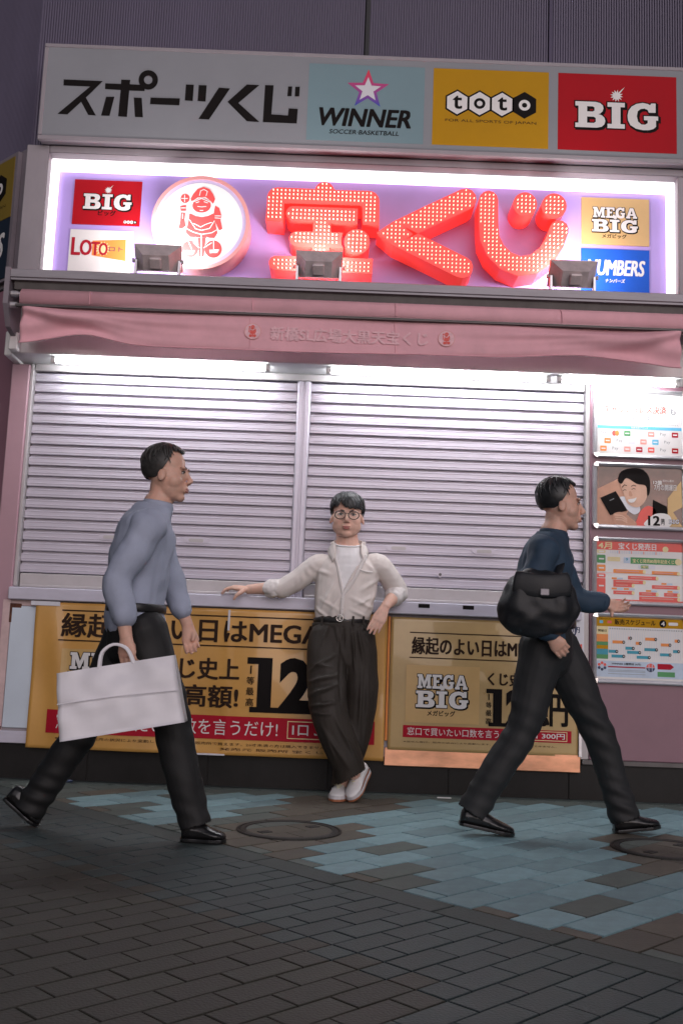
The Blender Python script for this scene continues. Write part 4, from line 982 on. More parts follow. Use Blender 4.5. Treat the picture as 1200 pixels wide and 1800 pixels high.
def poster_sched(P, L, B):
    P.rect(*B(0, .85, 1, 1), 'yellow', 1); P.text('販売スケジュール', B(.205, .885, .68, .975), 'ink', 2, bold=.02); P.loops([[L(.765+.042*math.cos(t*.4), .925+.062*math.sin(t*.4)) for t in range(16)]], 'ink', 2); P.text('4', B(.745, .89, .785, .96), 'paper', 3, bold=.03)
    P.text('スポーツくじ', B(.02, .96, .16, .99), 'ink', 2, res=1, bold=.01); P.rect(*B(.03, .90, .07, .945), 'sky_ink', 2); P.rect(*B(.12, .90, .17, .945), 'soft_red', 2); P.loops([rrect(*B(.83, .90, .94, .95), .005)], 'paper', 2)
    P.rect(*B(0, .72, .13, .85), 'cream', 1); P.text('開催日', B(.015, .76, .11, .80), 'ink', 2, bold=.01, res=1)
    for v0, v1, c_ in ((.60, .72, 'orange'), (.54, .60, 'green'), (.48, .54, 'yellow'), (.39, .48, 'teal'), (.32, .39, 'green')): P.rect(*B(0, v0, .13, v1), c_, 1)
    for i in range(31): P.rect(*B(.14+i*.0275, .33, .142+i*.0275, .83), 'pale_sky', 1); P.rect(*B(.148+i*.0275, .805, .158+i*.0275, .825), 'grey_ink', 1)
    for u0_, u1, v, c_ in ((.36, .39, .67, 'pale_red'), (.56, .68, .665, 'orange'), (.90, .945, .65, 'orange'), (.18, .31, .60, 'orange'), (.45, .50, .59, 'orange'), (.74, .845, .58, 'orange'), (.33, .42, .505, 'teal'), (.55, .69, .495, 'teal'), (.88, .945, .48, 'teal'), (.135, .23, .445, 'teal'), (.35, .495, .44, 'teal'), (.73, .845, .42, 'teal'), (.17, .31, .37, 'teal'), (.46, .605, .365, 'teal')):
        P.rect(*B(u0_, v-.024, u1, v+.024), c_, 2); P.loops([[L(u1+.016*math.cos(t*.4), v+.027*math.sin(t*.4)) for t in range(16)]], 'ink', 3); P.rect(*B(u1-.006, v-.008, u1+.006, v+.010), 'paper', 4)
    P.rect(*B(0, .03, 1, .29), 'pale_sky', 1); P.text('WINNER 2種競技 (4月)', B(.17, .225, .51, .265), 'ink', 2, bold=.02, res=1); P.rect(*B(.13, .185, .56, .205), 'crimson', 2)
    for k in range(6): a = R(60*k+30); P.loops([[L(.06+.038*math.cos(a)+.017*math.cos(t*.4), .20+.052*math.sin(a)+.024*math.sin(t*.4)) for t in range(16)]], 'soft_red' if k in (0, 1, 2) else 'navy', 2)
    P.loops([[L(.62+.05*math.cos(t*.25), .20+.07*math.sin(t*.25)) for t in range(26)]], 'soft_red', 2); P.loops([[L(.62+.05*math.cos(t*.25), .20+.07*math.sin(t*.25)) for t in range(13, 26)]], 'navy', 3)
    for a in (-.02, .018): P.rect(*B(.62+a-.003, .14, .62+a+.003, .26), 'pale_sky', 4)
    P.rect(*B(.57, .197, .67, .204), 'pale_sky', 5)
    P.loops([[L(.70, .18), L(.85, .18), L(.89, .225), L(.85, .27), L(.70, .27)]], 'crimson', 2); P.loops([rect(*B(.70, .06, .90, .14))], 'green', 2)
    for v in (.14, .12, .08): P.rect(*B(.13, v, .56, v+.006), 'grey_ink', 2)
frame(2.022, 2.452, 'aluminium framed notice about cashless payment, topmost of the four frames', 'paper', poster_cash)
frame(1.590, 1.996, 'aluminium framed brown poster of a smiling man holding a wallet', 'poster_brown', poster_man)
frame(1.137, 1.542, 'aluminium framed red and white April sales calendar, third frame down', 'paper', poster_april)
frame(.677, 1.092, 'aluminium framed yellow and blue sales schedule, lowest of the four frames', 'paper', poster_sched)

# ================================================================== signs on the receding left face
nn_ = Vector((-.9, -1, 0)).normalized()
def side_pt(l, z, o): p = Vector((XL, 0, 0))+LD*l+nn_*o; return (p.x, p.y, z)
sg = tag(empty('side_sign', (XL-.4, .3, 3.0)), 'unlit yellow and navy logo sign on the receding wall at far left', 'sign')
W(lw(3.03, 3.885, .001, .03, .10, 1.6).build('sign_box', MT['frame_lip'], sg))
W(lw(3.455, 3.86, .0305, .034, .13, 1.55).build('toto_panel', MT['yellow_shaded'], sg)); W(lw(3.05, 3.45, .0305, .034, .13, 1.55).build('numbers_panel', MT['navy_shaded'], sg))
P = Print(sg, 0, frame=lambda x, z, d_: side_pt(.86-x, z, .034+d_))
toto_logo(P, .0, .66, 3.68, 1); P.text('FOR ALL SPORTS OF JAPAN', (.02, 3.53, .66, 3.555), 'brown_ink', 1, bold=0)
P.text('NUMBERS', (.0, 3.20, .68, 3.36), 'paper', 1, bold=.035, shear=.22); P.done()
sn = W(lw(1.66, 2.24, .001, .006, .115, .45).build('paper_notice', MT['paper_dim'])); tag(sn, 'blank white notice on the pink side wall at far left', 'notice')

# ================================================================== people
def skinmat(name, c):
    m = mat(name, c, .5, var=.10, vscale=30, col2=(c[0]*1.12, c[1]*1.02, c[2]*1.0)); b = m.node_tree.nodes['Principled BSDF']
    b.inputs['Subsurface Weight'].default_value = .12; b.inputs['Subsurface Radius'].default_value = (.012, .005, .003); return m
MT['skin'] = skinmat('skin', (.70, .45, .36)); MT['skin_dark'] = skinmat('skin_dark', (.64, .40, .31))
defm('lips', (.42, .15, .13), .45, var=.08); defm('brow', (.02, .016, .015), .7); defm('eye_white', (.62, .58, .56), .25, var=.03); defm('iris', (.012, .008, .006), .15)
defm('hair', (.016, .017, .019), .42, var=.4, vscale=60); defm('hair_grey', (.035, .033, .032), .5, var=.4, vscale=60)
defm('glasses', (.03, .014, .012), .25, var=.2); defm('buckle', (.72, .70, .68), .2, metal=1)
defm('shirt', (.80, .73, .70), .8, var=.05, vscale=5, bump=.08, bscale=250); defm('shirt_edge', (.78, .73, .72), .8, var=.05, vscale=9)
defm('tee', (.90, .89, .91), .8, var=.03); defm('trousers', (.030, .024, .020), .62, spec=.3, var=.15, vscale=8, bump=.05, bscale=300)
defm('belt', (.012, .011, .012), .4); defm('shoe_white', (.74, .73, .74), .5, var=.05, vscale=18); defm('shoe_trim', (.60, .59, .62), .55); defm('gum', (.36, .13, .06), .55, var=.12); defm('lace', (.62, .60, .42), .7)
defm('blue_shirt', (.36, .40, .52), .75, var=.10, vscale=7); defm('dark_trousers', (.007, .007, .008), .7, var=.25, vscale=8); defm('grey_trousers', (.013, .014, .016), .7, var=.2, vscale=8)
defm('black_leather', (.010, .010, .011), .28, var=.3, vscale=14); defm('navy_shirt', (.022, .048, .085), .75, var=.2, vscale=7); defm('black_nylon', (.008, .009, .012), .55, var=.3, vscale=18, bump=.1, bscale=200)
defm('bag_white', (.80, .78, .83), .5, var=.05, vscale=5)
SHIRTM = MT['shirt']
def stripes(m, scale=900):
    t = m.node_tree; N = t.nodes; b = N['Principled BSDF']; tc = N.new('ShaderNodeTexCoord'); w = N.new('ShaderNodeTexWave'); w.inputs['Scale'].default_value = scale/20; w.inputs['Distortion'].default_value = .4
    t.links.new(tc.outputs['Object'], w.inputs['Vector']); src = b.inputs['Base Color'].links[0].from_socket
    mx = N.new('ShaderNodeMixRGB'); mx.blend_type = 'MULTIPLY'; mx.inputs[0].default_value = .07; t.links.new(src, mx.inputs[1]); t.links.new(w.outputs[0], mx.inputs[2]); t.links.new(mx.outputs[0], b.inputs['Base Color'])
stripes(SHIRTM)

def ridge(co, a, b, w, amp, sharp=2.0):
    """a fold along the line a-b, width w"""
    ab = b-a; t = (co-a).dot(ab)/ab.length_squared
    if t < -.1 or t > 1.1: return 0
    dd = (co-a-ab*t).length; e = max(0, 1-abs(t-.5)*1.7)
    return amp*e*math.exp(-(dd/w)**sharp)
def wrinkle(amp, fx, fy, fz, seed=0):
    def f(co, n):
        p = Vector((co.x*fx+seed, co.y*fy+seed*.7, co.z*fz))
        return amp*(noise.noise(p)+.5*noise.noise(p*2.1))
    return f

def head_parts(mb, T, neck_to=None, jaw=1.0):
    """head in a local frame: x to the person's left, y forward, z up, origin between the eyes inside the skull"""
    s = MB()
    s.ell((0, -.022, .036), (.075, .094, .086), nu=24, nv=14); s.ell((0, .004, -.02), (.072, .078, .085), nu=24, nv=14)
    s.ell((0, .018, -.062), (.062*jaw, .066, .064), nu=20, nv=12); s.ell((0, .058, -.108), (.030, .024, .020)); s.ell((0, .030, -.095), (.048*jaw, .046, .030))
    for k in (-1, 1):
        s.ell((k*.034, .036, -.040), (.036, .038, .040)); s.ell((k*.079, -.004, -.020), (.009, .019, .029), Matrix.Rotation(k*R(-14), 3, 'Y'))
        s.ell((k*.011, .094, -.043), (.008, .009, .007)); s.ell((k*.030, .074, .020), (.024, .012, .008))
    s.tube([(0, .078, .012), (0, .090, -.012), (0, .103, -.034)], [.008, .0095, .012], 10)
    s.ell((0, .100, -.037), (.012, .012, .010))
    s.ell((0, .083, -.062), (.020, .010, .010)); s.ell((0, .087, -.0715), (.023, .0085, .0060)); s.ell((0, .085, -.0815), (.019, .009, .0065))
    if neck_to is not None:
        b = T.inverted() @ Vector(neck_to)
        s.tube([(0, -.018, -.055), (0, -.022, -.10), tuple(b)], [.056, .055, .064], 18)
    s.xf(T); mb.add(s.v, s.f)
def face_parts(body, T, brows=True, glasses=False):
    for k in (-1, 1):
        q = MB(); q.ell((k*.031, .0735, -.002), (.0115, .006, .0046)); e = W(q.xf(T).build('eye', MT['eye_white'], body, True))
        q = MB(); q.ell((k*.031, .0775, -.0015), (.0060, .0035, .0044)); W(q.xf(T).build('iris', MT['iris'], e, True))
        q = MB(); q.tube([(k*.017, .0785, .0030), (k*.030, .0802, .0055), (k*.046, .0730, .0010)], [.0022, .003, .002], 6); W(q.xf(T).build('eyelid', MT['brow'], e))
        if brows: q = MB(); q.tube([(k*.014, .0835, .0195), (k*.030, .0825, .0245), (k*.050, .069, .019)], [.0024, .0030, .0016], 8); W(q.xf(T).build('eyebrow', MT['brow'], body))
    q = MB(); q.ell((0, .0905, -.0705), (.0225, .0060, .0046)); q.ell((0, .0890, -.0805), (.0185, .0066, .0056)); W(MBremesh(q, T, .0018).build2('lips', MT['lips'], body))
    if glasses:
        g = MB()
        for k in (-1, 1):
            c = Vector((k*.034, .104, -.006)); n = 28
            g.tube([c+Vector((.0265*math.cos(2*math.pi*i/n), 0-.004*abs(math.cos(2*math.pi*i/n))*(1 if k*math.cos(2*math.pi*i/n) > 0 else 0), .0235*math.sin(2*math.pi*i/n))) for i in range(n+1)], [.0027]*(n+1), 6, side=(0, 1, 0), sub=1)
            g.tube([(k*.0605, .099, .004), (k*.074, .085, .006), (k*.083, .0, .002)], [.0019, .0022, .002], 6, sub=2)
        g.tube([(-.009, .1045, .002), (0, .107, .004), (.009, .1045, .002)], [.0018]*3, 6)
        gl = W(g.xf(T).build('glasses', MT['glasses'], body, True))
        for k in (-1, 1):
            q = MB(); q.tube([(k*.034, .1032, -.006), (k*.034, .1040, -.006)], [(.0255, .0225)]*2, 24, cap=False, sub=1, side=(1, 0, 0)); W(q.xf(T).build('lens', MT['glass'], gl))
class _B:
    def __init__(s, me): s.me = me
    def build2(s, n, m, p): return obj(n, s.me, m, p, True)
def MBremesh(q, T, vox, sm=2): q.xf(T); return _B(remesh(q, vox, sm))
gm = bpy.data.materials.new('glass'); gm.use_nodes = True; _t = gm.node_tree; _n = _t.nodes; _n.remove(_n['Principled BSDF'])
_a = _n.new('ShaderNodeBsdfTransparent'); _g = _n.new('ShaderNodeBsdfGlossy'); _g.inputs['Roughness'].default_value = .05; _m = _n.new('ShaderNodeMixShader'); _m.inputs[0].default_value = .01
_t.links.new(_a.outputs[0], _m.inputs[1]); _t.links.new(_g.outputs[0], _m.inputs[2]); _t.links.new(_m.outputs[0], _n['Material Output'].inputs[0]); MT['glass'] = gm

def hair_mesh(T, style):
    """scalp shell plus combed locks"""
    rnd = random.Random(5 if style == 'fringe' else 9); q = MB()
    def surf(az, el, r=1.0):
        # az: 0 forward, positive to +x; el: 90 crown
        ca, sa, ce, se = math.cos(R(az)), -math.sin(R(az)), math.cos(R(el)), math.sin(R(el))
        return Vector((.0815*r*sa*ce, -.022+.1005*r*ca*ce, .036+.095*r*se))
    shell = MB(); NU, NV = 36, 14; v = []
    for j in range(NV+1):
        for i in range(NU):
            az = i*360/NU-180; a = abs(az)
            low = (38 if style == 'fringe' else 40) if a < 50 else ((38 if style == 'fringe' else 40)+(-70 if style == 'fringe' else -50)*min(1, (a-50)/(45 if style == 'fringe' else 24)))
            if a > 74 and style != 'fringe': low = -10-32*min(1, (a-74)/20)
            elif a > 120: low = -42
            el = low+(90-low)*j/NV
            v.append(surf(az, el, 1.02))
    f = [(j*NU+i, j*NU+(i+1) % NU, (j+1)*NU+(i+1) % NU, (j+1)*NU+i) for j in range(NV) for i in range(NU)]
    shell.add(v, f); q.add(shell.v, shell.f)
    def lock(pts, r):
        n = len(pts); q.tube(pts, [(r*(1-.75*(i/(n-1))**2), r*.55*(1-.75*(i/(n-1))**2)) for i in range(n)], 7, sub=2)
    if style == 'fringe':
        part = -28      # parting: a little to the person's right
        for k in range(120):       # top and sides falling from the parting
            az0 = rnd.uniform(-150, 150); el0 = rnd.uniform(60, 88)
            sgn = 1 if rnd.random() < .62 else -1
            a = abs(az0)
            eltip = rnd.uniform(-8, 18) if a > 60 else rnd.uniform(8, 26)
            if a > 110: eltip = rnd.uniform(-38, -10)
            p = []
            for t in (0, .3, .6, .85, 1):
                az = part*(1-t)+az0*t if t < .3 else az0+(6*sgn)*t
                p.append(surf(az, el0+(eltip-el0)*t**1.25, 1.05+.075*math.sin(math.pi*t)+rnd.uniform(0, .035)))
            lock(p, rnd.uniform(.007, .012))
        for k in range(34):        # sweeping fringe over the brow
            u = k/33; right = u > .22
            if right: a0, a1, e1 = part+6, -14+82*(u-.22)/.78, rnd.uniform(-2, 8)+14*max(0, .45-u)
            else: a0, a1, e1 = part-4, -34-44*(.22-u)/.22, rnd.uniform(4, 12)
            p = [surf(a0+(a1-a0)*t**.8, 80+(e1-80)*t**1.15, 1.05+.085*math.sin(math.pi*min(1, t*1.1))**.8+rnd.uniform(0, .02)) for t in (0, .22, .45, .7, .9, 1)]
            lock(p, rnd.uniform(.008, .013))
    else:
        for k in range(150):
            az0 = rnd.uniform(-180, 180); a = abs(az0); el0 = rnd.uniform(40, 88)
            lo = 36 if a < 55 else (-8 if a < 110 else -40); eltip = max(lo, el0-rnd.uniform(25, 60))
            lock([surf(az0+rnd.uniform(-8, 8)*t, el0+(eltip-el0)*t, 1.025+.02*math.sin(math.pi*t)+rnd.uniform(0, .012)) for t in (0, .33, .66, 1)], rnd.uniform(.006, .010))
    q.xf(T); return q
def frame3(o, fwd, upv=(0, 0, 1)):
    y = Vector(fwd).normalized(); z = Vector(upv); x = y.cross(z).normalized(); z = x.cross(y)
    m = Matrix((x, y, z)).transposed().to_4x4(); m.translation = o; return m

def hand(mb, wrist, knuck, spread, palm_n, curls, lens, thumb, w=.040, th=.013):
    """palm from wrist to the middle knuckle; spread: direction index->little; palm_n: the palm's facing; curls per finger in degrees"""
    wrist, knuck = Vector(wrist), Vector(knuck); ax = (knuck-wrist).normalized(); sp = Vector(spread); sp = (sp-ax*sp.dot(ax)).normalized(); pn = Vector(palm_n); pn = (pn-ax*pn.dot(ax)-sp*pn.dot(sp)).normalized()
    L = (knuck-wrist).length
    mb.tube([wrist-ax*.01, wrist+ax*L*.35, wrist+ax*L*.75, knuck-ax*.004], [(.026, .019), (.033, .017), (.041, .0155), (.040, .013)], 16, side=sp)
    offs = (-.030, -.0105, .0095, .0280); rr = (.0088, .0092, .0088, .0078)
    for o, r, c, ln in zip(offs, rr, curls, lens):
        base = knuck+sp*o-ax*(.004+abs(o)*.16); p = [base-ax*.012, base]; dirv = ax.copy(); ang = 0
        for k, fr in enumerate((.46, .31, .23)):
            ang += c*(.7, 1.0, .7)[k]
            dirv = ax*math.cos(R(ang))+pn*math.sin(R(ang))+sp*(o*.9)
            dirv.normalize(); p.append(p[-1]+dirv*ln*fr)
        mb.tube(p, [r*1.02, r, r*.98, r*.9, r*.76], 10, sub=3)
    t0, t1, t2 = thumb
    mb.tube([wrist+ax*L*.15-sp*.014, wrist+Vector(t0), wrist+Vector(t1), wrist+Vector(t2)], [.015, .0135, .0105, .008], 10, sub=3)

def shoe(parent, toe, heel, roll=0, name='shoe', style='sneaker', length=.285, upv=(0, 0, 1), up_h=1.0):
    """toe and heel are the sole's end points on the ground"""
    toe, heel = Vector(toe), Vector(heel); T = frame3(heel, toe-heel, upv); T = T @ Matrix.Rotation(roll, 4, 'Y'); L = (toe-heel).length
    # outline stations along the length: t, half width, heights
    st = [(0, .024, .062), (.06, .033, .078), (.2, .037, .084), (.36, .038, .078), (.50, .042, .066), (.64, .047, .052), (.78, .047, .042), (.90, .037, .034), (.97, .022, .027), (1.0, .008, .020)]
    def ring(t, hw, z0, z1, n=14, ins=0):
        y = t*L; o = []
        for k in range(n):
            a = 2*math.pi*k/n; x = math.cos(a)*(hw-ins); s_ = math.sin(a); z = (z0+z1)/2+(z1-z0)/2*(abs(s_)**.7*(1 if s_ > 0 else -1))
            if s_ > .2: x *= 1-.35*s_
            o.append((x, y, z))
        return o
    def loft(m, rings):
        n = len(rings[0]); v = [p for r in rings for p in r]
        m.add(v, [(i*n+k, i*n+(k+1) % n, (i+1)*n+(k+1) % n, (i+1)*n+k) for i in range(len(rings)-1) for k in range(n)]+[tuple(range(n-1, -1, -1)), tuple(range((len(rings)-1)*n, len(rings)*n))])
    sz = .022 if style == 'sneaker' else .014
    u = MB(); loft(u, [ring(t*.985+.006, hw-.001, sz*.6, sz*.5+h*up_h) for t, hw, h in st]); me = remesh(u, .0045, 3)
    sh = obj(name, me, MT['shoe_white' if style == 'sneaker' else 'black_leather'], parent, True); sh.matrix_world = T; W0(sh, T)
    so = MB(); v = []; N = 40
    prof = [(hw+.003, t) for t, hw, h in st]
    lp = [(-a, t*L) for a, t in prof]+[(a, t*L) for a, t in prof[::-1]]
    b = .003
    so.add([(x*.96, y, 0) for x, y in lp]+[(x, y, b) for x, y in lp]+[(x, y, sz-b) for x, y in lp]+[(x*.97, y, sz) for x, y in lp],
           [(k*len(lp)+i, k*len(lp)+(i+1) % len(lp), (k+1)*len(lp)+(i+1) % len(lp), (k+1)*len(lp)+i) for k in range(3) for i in range(len(lp))]+[tuple(range(len(lp)-1, -1, -1)), tuple(range(3*len(lp), 4*len(lp)))])
    o = so.build('sole', MT['gum' if style == 'sneaker' else 'black_leather'], sh)
    if style == 'sneaker':
        q = MB(); lp2 = [(x*1.012, y*1.004-.0005) for x, y in lp]; n = len(lp2)
        q.add([(x, y, sz*.55) for x, y in lp2]+[(x, y, sz+.008) for x, y in lp2], [(i, (i+1) % n, n+(i+1) % n, n+i) for i in range(n)]); q.build('foxing_band', MT['shoe_trim'], sh)
        q = MB()
        for k in range(5):
            y = L*(.46+.055*k); z = sz*.5+.074-.0075*k-.001
            q.tube([(-.020, y, z-.012), (0, y+.004, z+.003), (.020, y, z-.012)], [.0030]*3, 6)
        q.tube([(0, L*.46, .080), (.018, L*.40, .088), (.030, L*.46, .070)], [.0025]*3, 6); q.tube([(0, L*.46, .080), (-.016, L*.41, .087), (-.03, L*.5, .06)], [.0025]*3, 6)
        q.build('laces', MT['lace'], sh)
        q = MB(); q.tube([(.040, L*.40, .03), (.037, L*.5, .055), (.043, L*.58, .030)], [.003]*3, 6); q.build('side_stripe', MT['shoe_trim'], sh)
    return sh
def W0(o, T):
    p = o.parent
    o.matrix_parent_inverse = Matrix.Translation(-p.location); o.matrix_basis = T

# ---------------------------------------------------------------- the man leaning on the sill
J = lambda x, y, Y: at(x, y, Y)
man = empty('person', (.09, -.33, 0)); tag(man, 'person in cream shirt and dark pleated trousers leaning back on the sill, ankles crossed', 'person')
HT = frame3(J(610, 907, -.245), (-.02, -1, -.03)) @ Matrix.Diagonal((1.12, 1.06, 1.0, 1)); neckb = J(612, 970, -.215)
b = MB(); head_parts(b, HT, neckb, 1.20)
# hidden trunk under the clothes
b.tube([J(612, 968, -.21), J(610, 1010, -.20), J(605, 1060, -.20), J(602, 1105, -.21)], [(.10, .06), (.15, .085), (.125, .085), (.13, .09)], 16, side=(1, 0, 0))
# image-left arm along the sill
sL, eL, wL = J(560, 993, -.205), J(500, 1033, -.155), J(436, 1036, -.115)
b.tube([sL, eL], [.05, .04], 12); b.tube([eL, eL.lerp(wL, .35), eL.lerp(wL, .75), wL], [.040, .041, .031, (.029, .022)], 14, side=(0, .3, 1))
hand(b, wL, J(409, 1032, -.098), (0, 1, .25), (0, .1, -1), (26, 24, 24, 28), (.075, .080, .076, .062), ((-.035, -.030, -.018), (-.062, -.040, -.040), (-.075, -.036, -.062)))
# image-right arm: elbow on the sill, hand hanging forward
sR, eR, wR = J(666, 993, -.20), J(700, 1040, -.115), J(677, 1066, -.30)
b.tube([sR, eR], [.05, .04], 12); b.tube([eR, eR.lerp(wR, .35), eR.lerp(wR, .75), wR], [.042, .043, .033, (.029, .022)], 14, side=(1, 0, 0))
hand(b, wR, J(664, 1092, -.352), (1, .1, -.12), (-.1, .9, .1), (8, 9, 10, 13), (.080, .088, .083, .066), ((-.030, -.030, -.030), (-.045, -.040, -.055), (-.050, -.035, -.083)))
# legs inside the trousers
for pts in ([(578, 1110, -.21), (578, 1235, -.40), (622, 1358, -.37)], [(632, 1110, -.21), (640, 1240, -.25), (602, 1378, -.27)]):
    b.tube([J(*p) for p in pts], [.07, .05, .038], 12)
body = obj('body', remesh(b, .0036, 5), MT['skin'], man, True); W(body)
face_parts(man, HT, True, True)
W(hair_mesh(HT, 'fringe').build('hair', MT['hair'], man, True))
# white t-shirt
q = MB(); q.tube([J(611, 958, -.222), J(611, 983, -.222), J(609, 1010, -.215), J(606, 1050, -.21), J(603, 1092, -.21)], [(.070, .062), (.120, .090), (.150, .108), (.150, .112), (.14, .10)], 22, side=(1, 0, 0))
me = remesh(q, .006, 4); displace(me, lambda co, n: .35*wrinkle(.010, 6, 6, 22, 3)(co, n)); zt_ = J(611, 959.5, -.29).z
bm = bmesh.new(); bm.from_mesh(me); bmesh.ops.delete(bm, geom=[f for f in bm.faces if f.calc_center_median().z > zt_+.16*(f.calc_center_median().y+.29)], context='FACES'); bm.to_mesh(me); bm.free()
W(obj('t_shirt', me, MT['tee'], man, True))
q = MB(); c0 = J(611.5, 961.5, -.225); q.tube([c0+Vector((.069*math.sin(a), -.066*math.cos(a), .012-.016*math.cos(a))) for a in [2*math.pi*k/24 for k in range(25)]], [(.0055, .009)]*25, 8, side=(0, 0, 1), sub=1); W(q.build('t_shirt_neckband', MT['tee'], man, True))
# open shirt
q = MB()
q.tube([J(612, 974, -.205), J(611, 984, -.208), J(610, 998, -.21), J(608, 1025, -.212), J(605, 1056, -.212), J(602, 1078, -.212), J(600, 1093, -.212)],
       [(.085, .062), (.150, .085), (.178, .108), (.182, .120), (.170, .124), (.160, .120), (.150, .108)], 26, side=(1, 0, 0))
for s_, e_, sg in ((sL, eL, -1), (sR, eR, 1)):
    q.ell(s_+Vector((-sg*.012, 0, .0)), (.062, .066, .058))
q.tube([sL+Vector((.05, 0, -.01)), sL, sL.lerp(eL, .5)+Vector((0, 0, -.006)), eL, eL.lerp(wL, .22)], [.070, .066, .064, .058, .052], 18)
q.tube([sR+Vector((-.05, 0, -.01)), sR, sR.lerp(eR, .5)+Vector((.006, 0, 0)), eR+Vector((0, 0, .0)), eR.lerp(wR, .22)], [.070, .066, .063, .060, .054], 18)
me = remesh(q, .0055, 4)
folds = []
def fold(x0, y0, x1, y1, w, a, Y=-.31): folds.append((J(x0, y0, Y), J(x1, y1, Y), w, a))
fold(560, 1080, 590, 1020, .012, .009); fold(575, 1085, 600, 1045, .010, .008); fold(560, 1050, 598, 1075, .010, .006); fold(655, 1070, 615, 1050, .012, .010); fold(660, 1045, 622, 1065, .010, .008)
fold(645, 1085, 612, 1070, .009, .008); fold(668, 1015, 632, 1040, .012, .008); fold(555, 1000, 585, 1012, .012, .006); fold(665, 1030, 640, 1078, .010, .007); fold(553, 1065, 575, 1086, .008, .007)
fold(640, 985, 660, 1010, .010, .005)
sfold = []
for k in range(5):
    t = .15+.2*k; c = sL.lerp(eL, t); sfold.append((c+Vector((-.05+.03*k, -.06, .05)), c+Vector((.05-.012*k, -.07, -.05)), .008, .0045))
    c = sR.lerp(eR, t); sfold.append((c+Vector((-.06, -.06, .015)), c+Vector((.06, -.06, -.01)), .010, .007))
def shirt_d(co, n):
    d_ = wrinkle(.007, 9, 6, 9, 1)(co, n)
    if n.y < .2:
        for a, b_, w, am in folds: d_ += 1.5*ridge(Vector((co.x, a.y, co.z)), Vector((a.x, a.y, a.z)), Vector((b_.x, a.y, b_.z)), w, am)
    for a, b_, w, am in sfold: d_ += ridge(co, a, b_, w*1.6, am)
    if co.z < J(600, 1085, -.2).z+.03 and n.y < .5: d_ += .0025*math.sin(co.x*95+3*math.sin(co.x*31))*max(0, min(1, (J(600, 1085, -.2).z+.03-co.z)*25))
    return d_
displace(me, shirt_d)
# V opening: cut the front between the two plackets, and the collar hole
bm = bmesh.new(); bm.from_mesh(me)
vL, vB, vR = J(590, 968, -.30), J(602, 1043, -.33), J(641, 968, -.30)
def in_v(c):
    if c.y > -.235 or c.z < vB.z: return False
    t = (c.z-vB.z)/(vL.z-vB.z)
    return vB.x+(vL.x-vB.x)*t**1.0 < c.x < vB.x+(vR.x-vB.x)*t**1.1
ztop = J(612, 972, -.2).z
kill = [f for f in bm.faces if in_v(f.calc_center_median()) or (f.calc_center_median().z > ztop-.012 and abs(f.calc_center_median().x-neckb.x) < .078)]
bmesh.ops.delete(bm, geom=kill, context='FACES'); bm.to_mesh(me); bm.free()
sh = W(obj('shirt', me, MT['shirt'], man, True)); k = sh.modifiers.new('t', 'SOLIDIFY'); k.thickness = .003; k.offset = -1
def strip(name, pts, w, m, parent, n=(0, -1, 0), th=.003):
    q = MB(); q.tube(pts, [(w/2, th)]*len(pts), 8, side=None, sub=3); return W(q.build(name, MT[m], parent, True))
def band(name, pts, w, m, parent, side, th=.0035):
    q = MB(); q.tube(pts, [(w/2, th)]*len(pts), 8, side=side, sub=3); return W(q.build(name, MT[m], parent, True))
# plackets along the V and below it
band('placket', [J(588, 976, -.305), J(594, 1000, -.322), J(599, 1025, -.335), J(602.5, 1046, -.340)], .016, 'shirt_edge', sh, (1, -.25, 0))
band('placket', [J(643, 976, -.300), J(632, 1000, -.325), J(618, 1025, -.336), J(604, 1044, -.342), J(601.5, 1062, -.342), J(600.5, 1080, -.335)], .020, 'shirt_edge', sh, (1, .1, .2))
for y in (1052, 1070): q = MB(); q.ell(J(602, y, -.347), (.0045, .002, .0045)); W(q.build('button', MT['shirt_edge'], sh, True))
# collar: stand and two leaves
def collar_leaf(sg):
    xi, xo = (591, 580) if sg < 0 else (634, 645)
    A = [J(612+sg*18, 949, -.14), J(612+sg*25, 951, -.20), J(xi+sg*1, 957, -.275), J(xi, 972, -.305)]
    Bp = [J(612+sg*26, 962, -.13), J(612+sg*36, 968, -.20), J(xo+sg*2, 977, -.280), J(xo-sg*5, 989, -.318)]
    q = MB(); v = []; n = 10
    for i in range(n+1):
        t = i/n*3; j = min(2, int(t)); f_ = t-j
        a, b_ = A[j].lerp(A[j+1], f_), Bp[j].lerp(Bp[j+1], f_)
        for m_ in range(4):
            p = a.lerp(b_, m_/3); p.z += .006*math.sin(math.pi*m_/3); v.append(p)
    q.add(v, [(i*4+m_, (i+1)*4+m_, (i+1)*4+m_+1, i*4+m_+1) for i in range(n) for m_ in range(3)])
    o = W(q.build('collar', MT['shirt'], sh, True)); k = o.modifiers.new('t', 'SOLIDIFY'); k.thickness = .004
collar_leaf(-1); collar_leaf(1)
q = MB(); q.tube([J(612+30*math.sin(a), 957, -.205+.075*math.cos(a)) for a in [R(-115+23*k) for k in range(11)]], [(.016, .003)]*11, 8, side=(0, 0, 1), sub=1); W(q.build('collar_stand', MT['shirt'], sh, True))
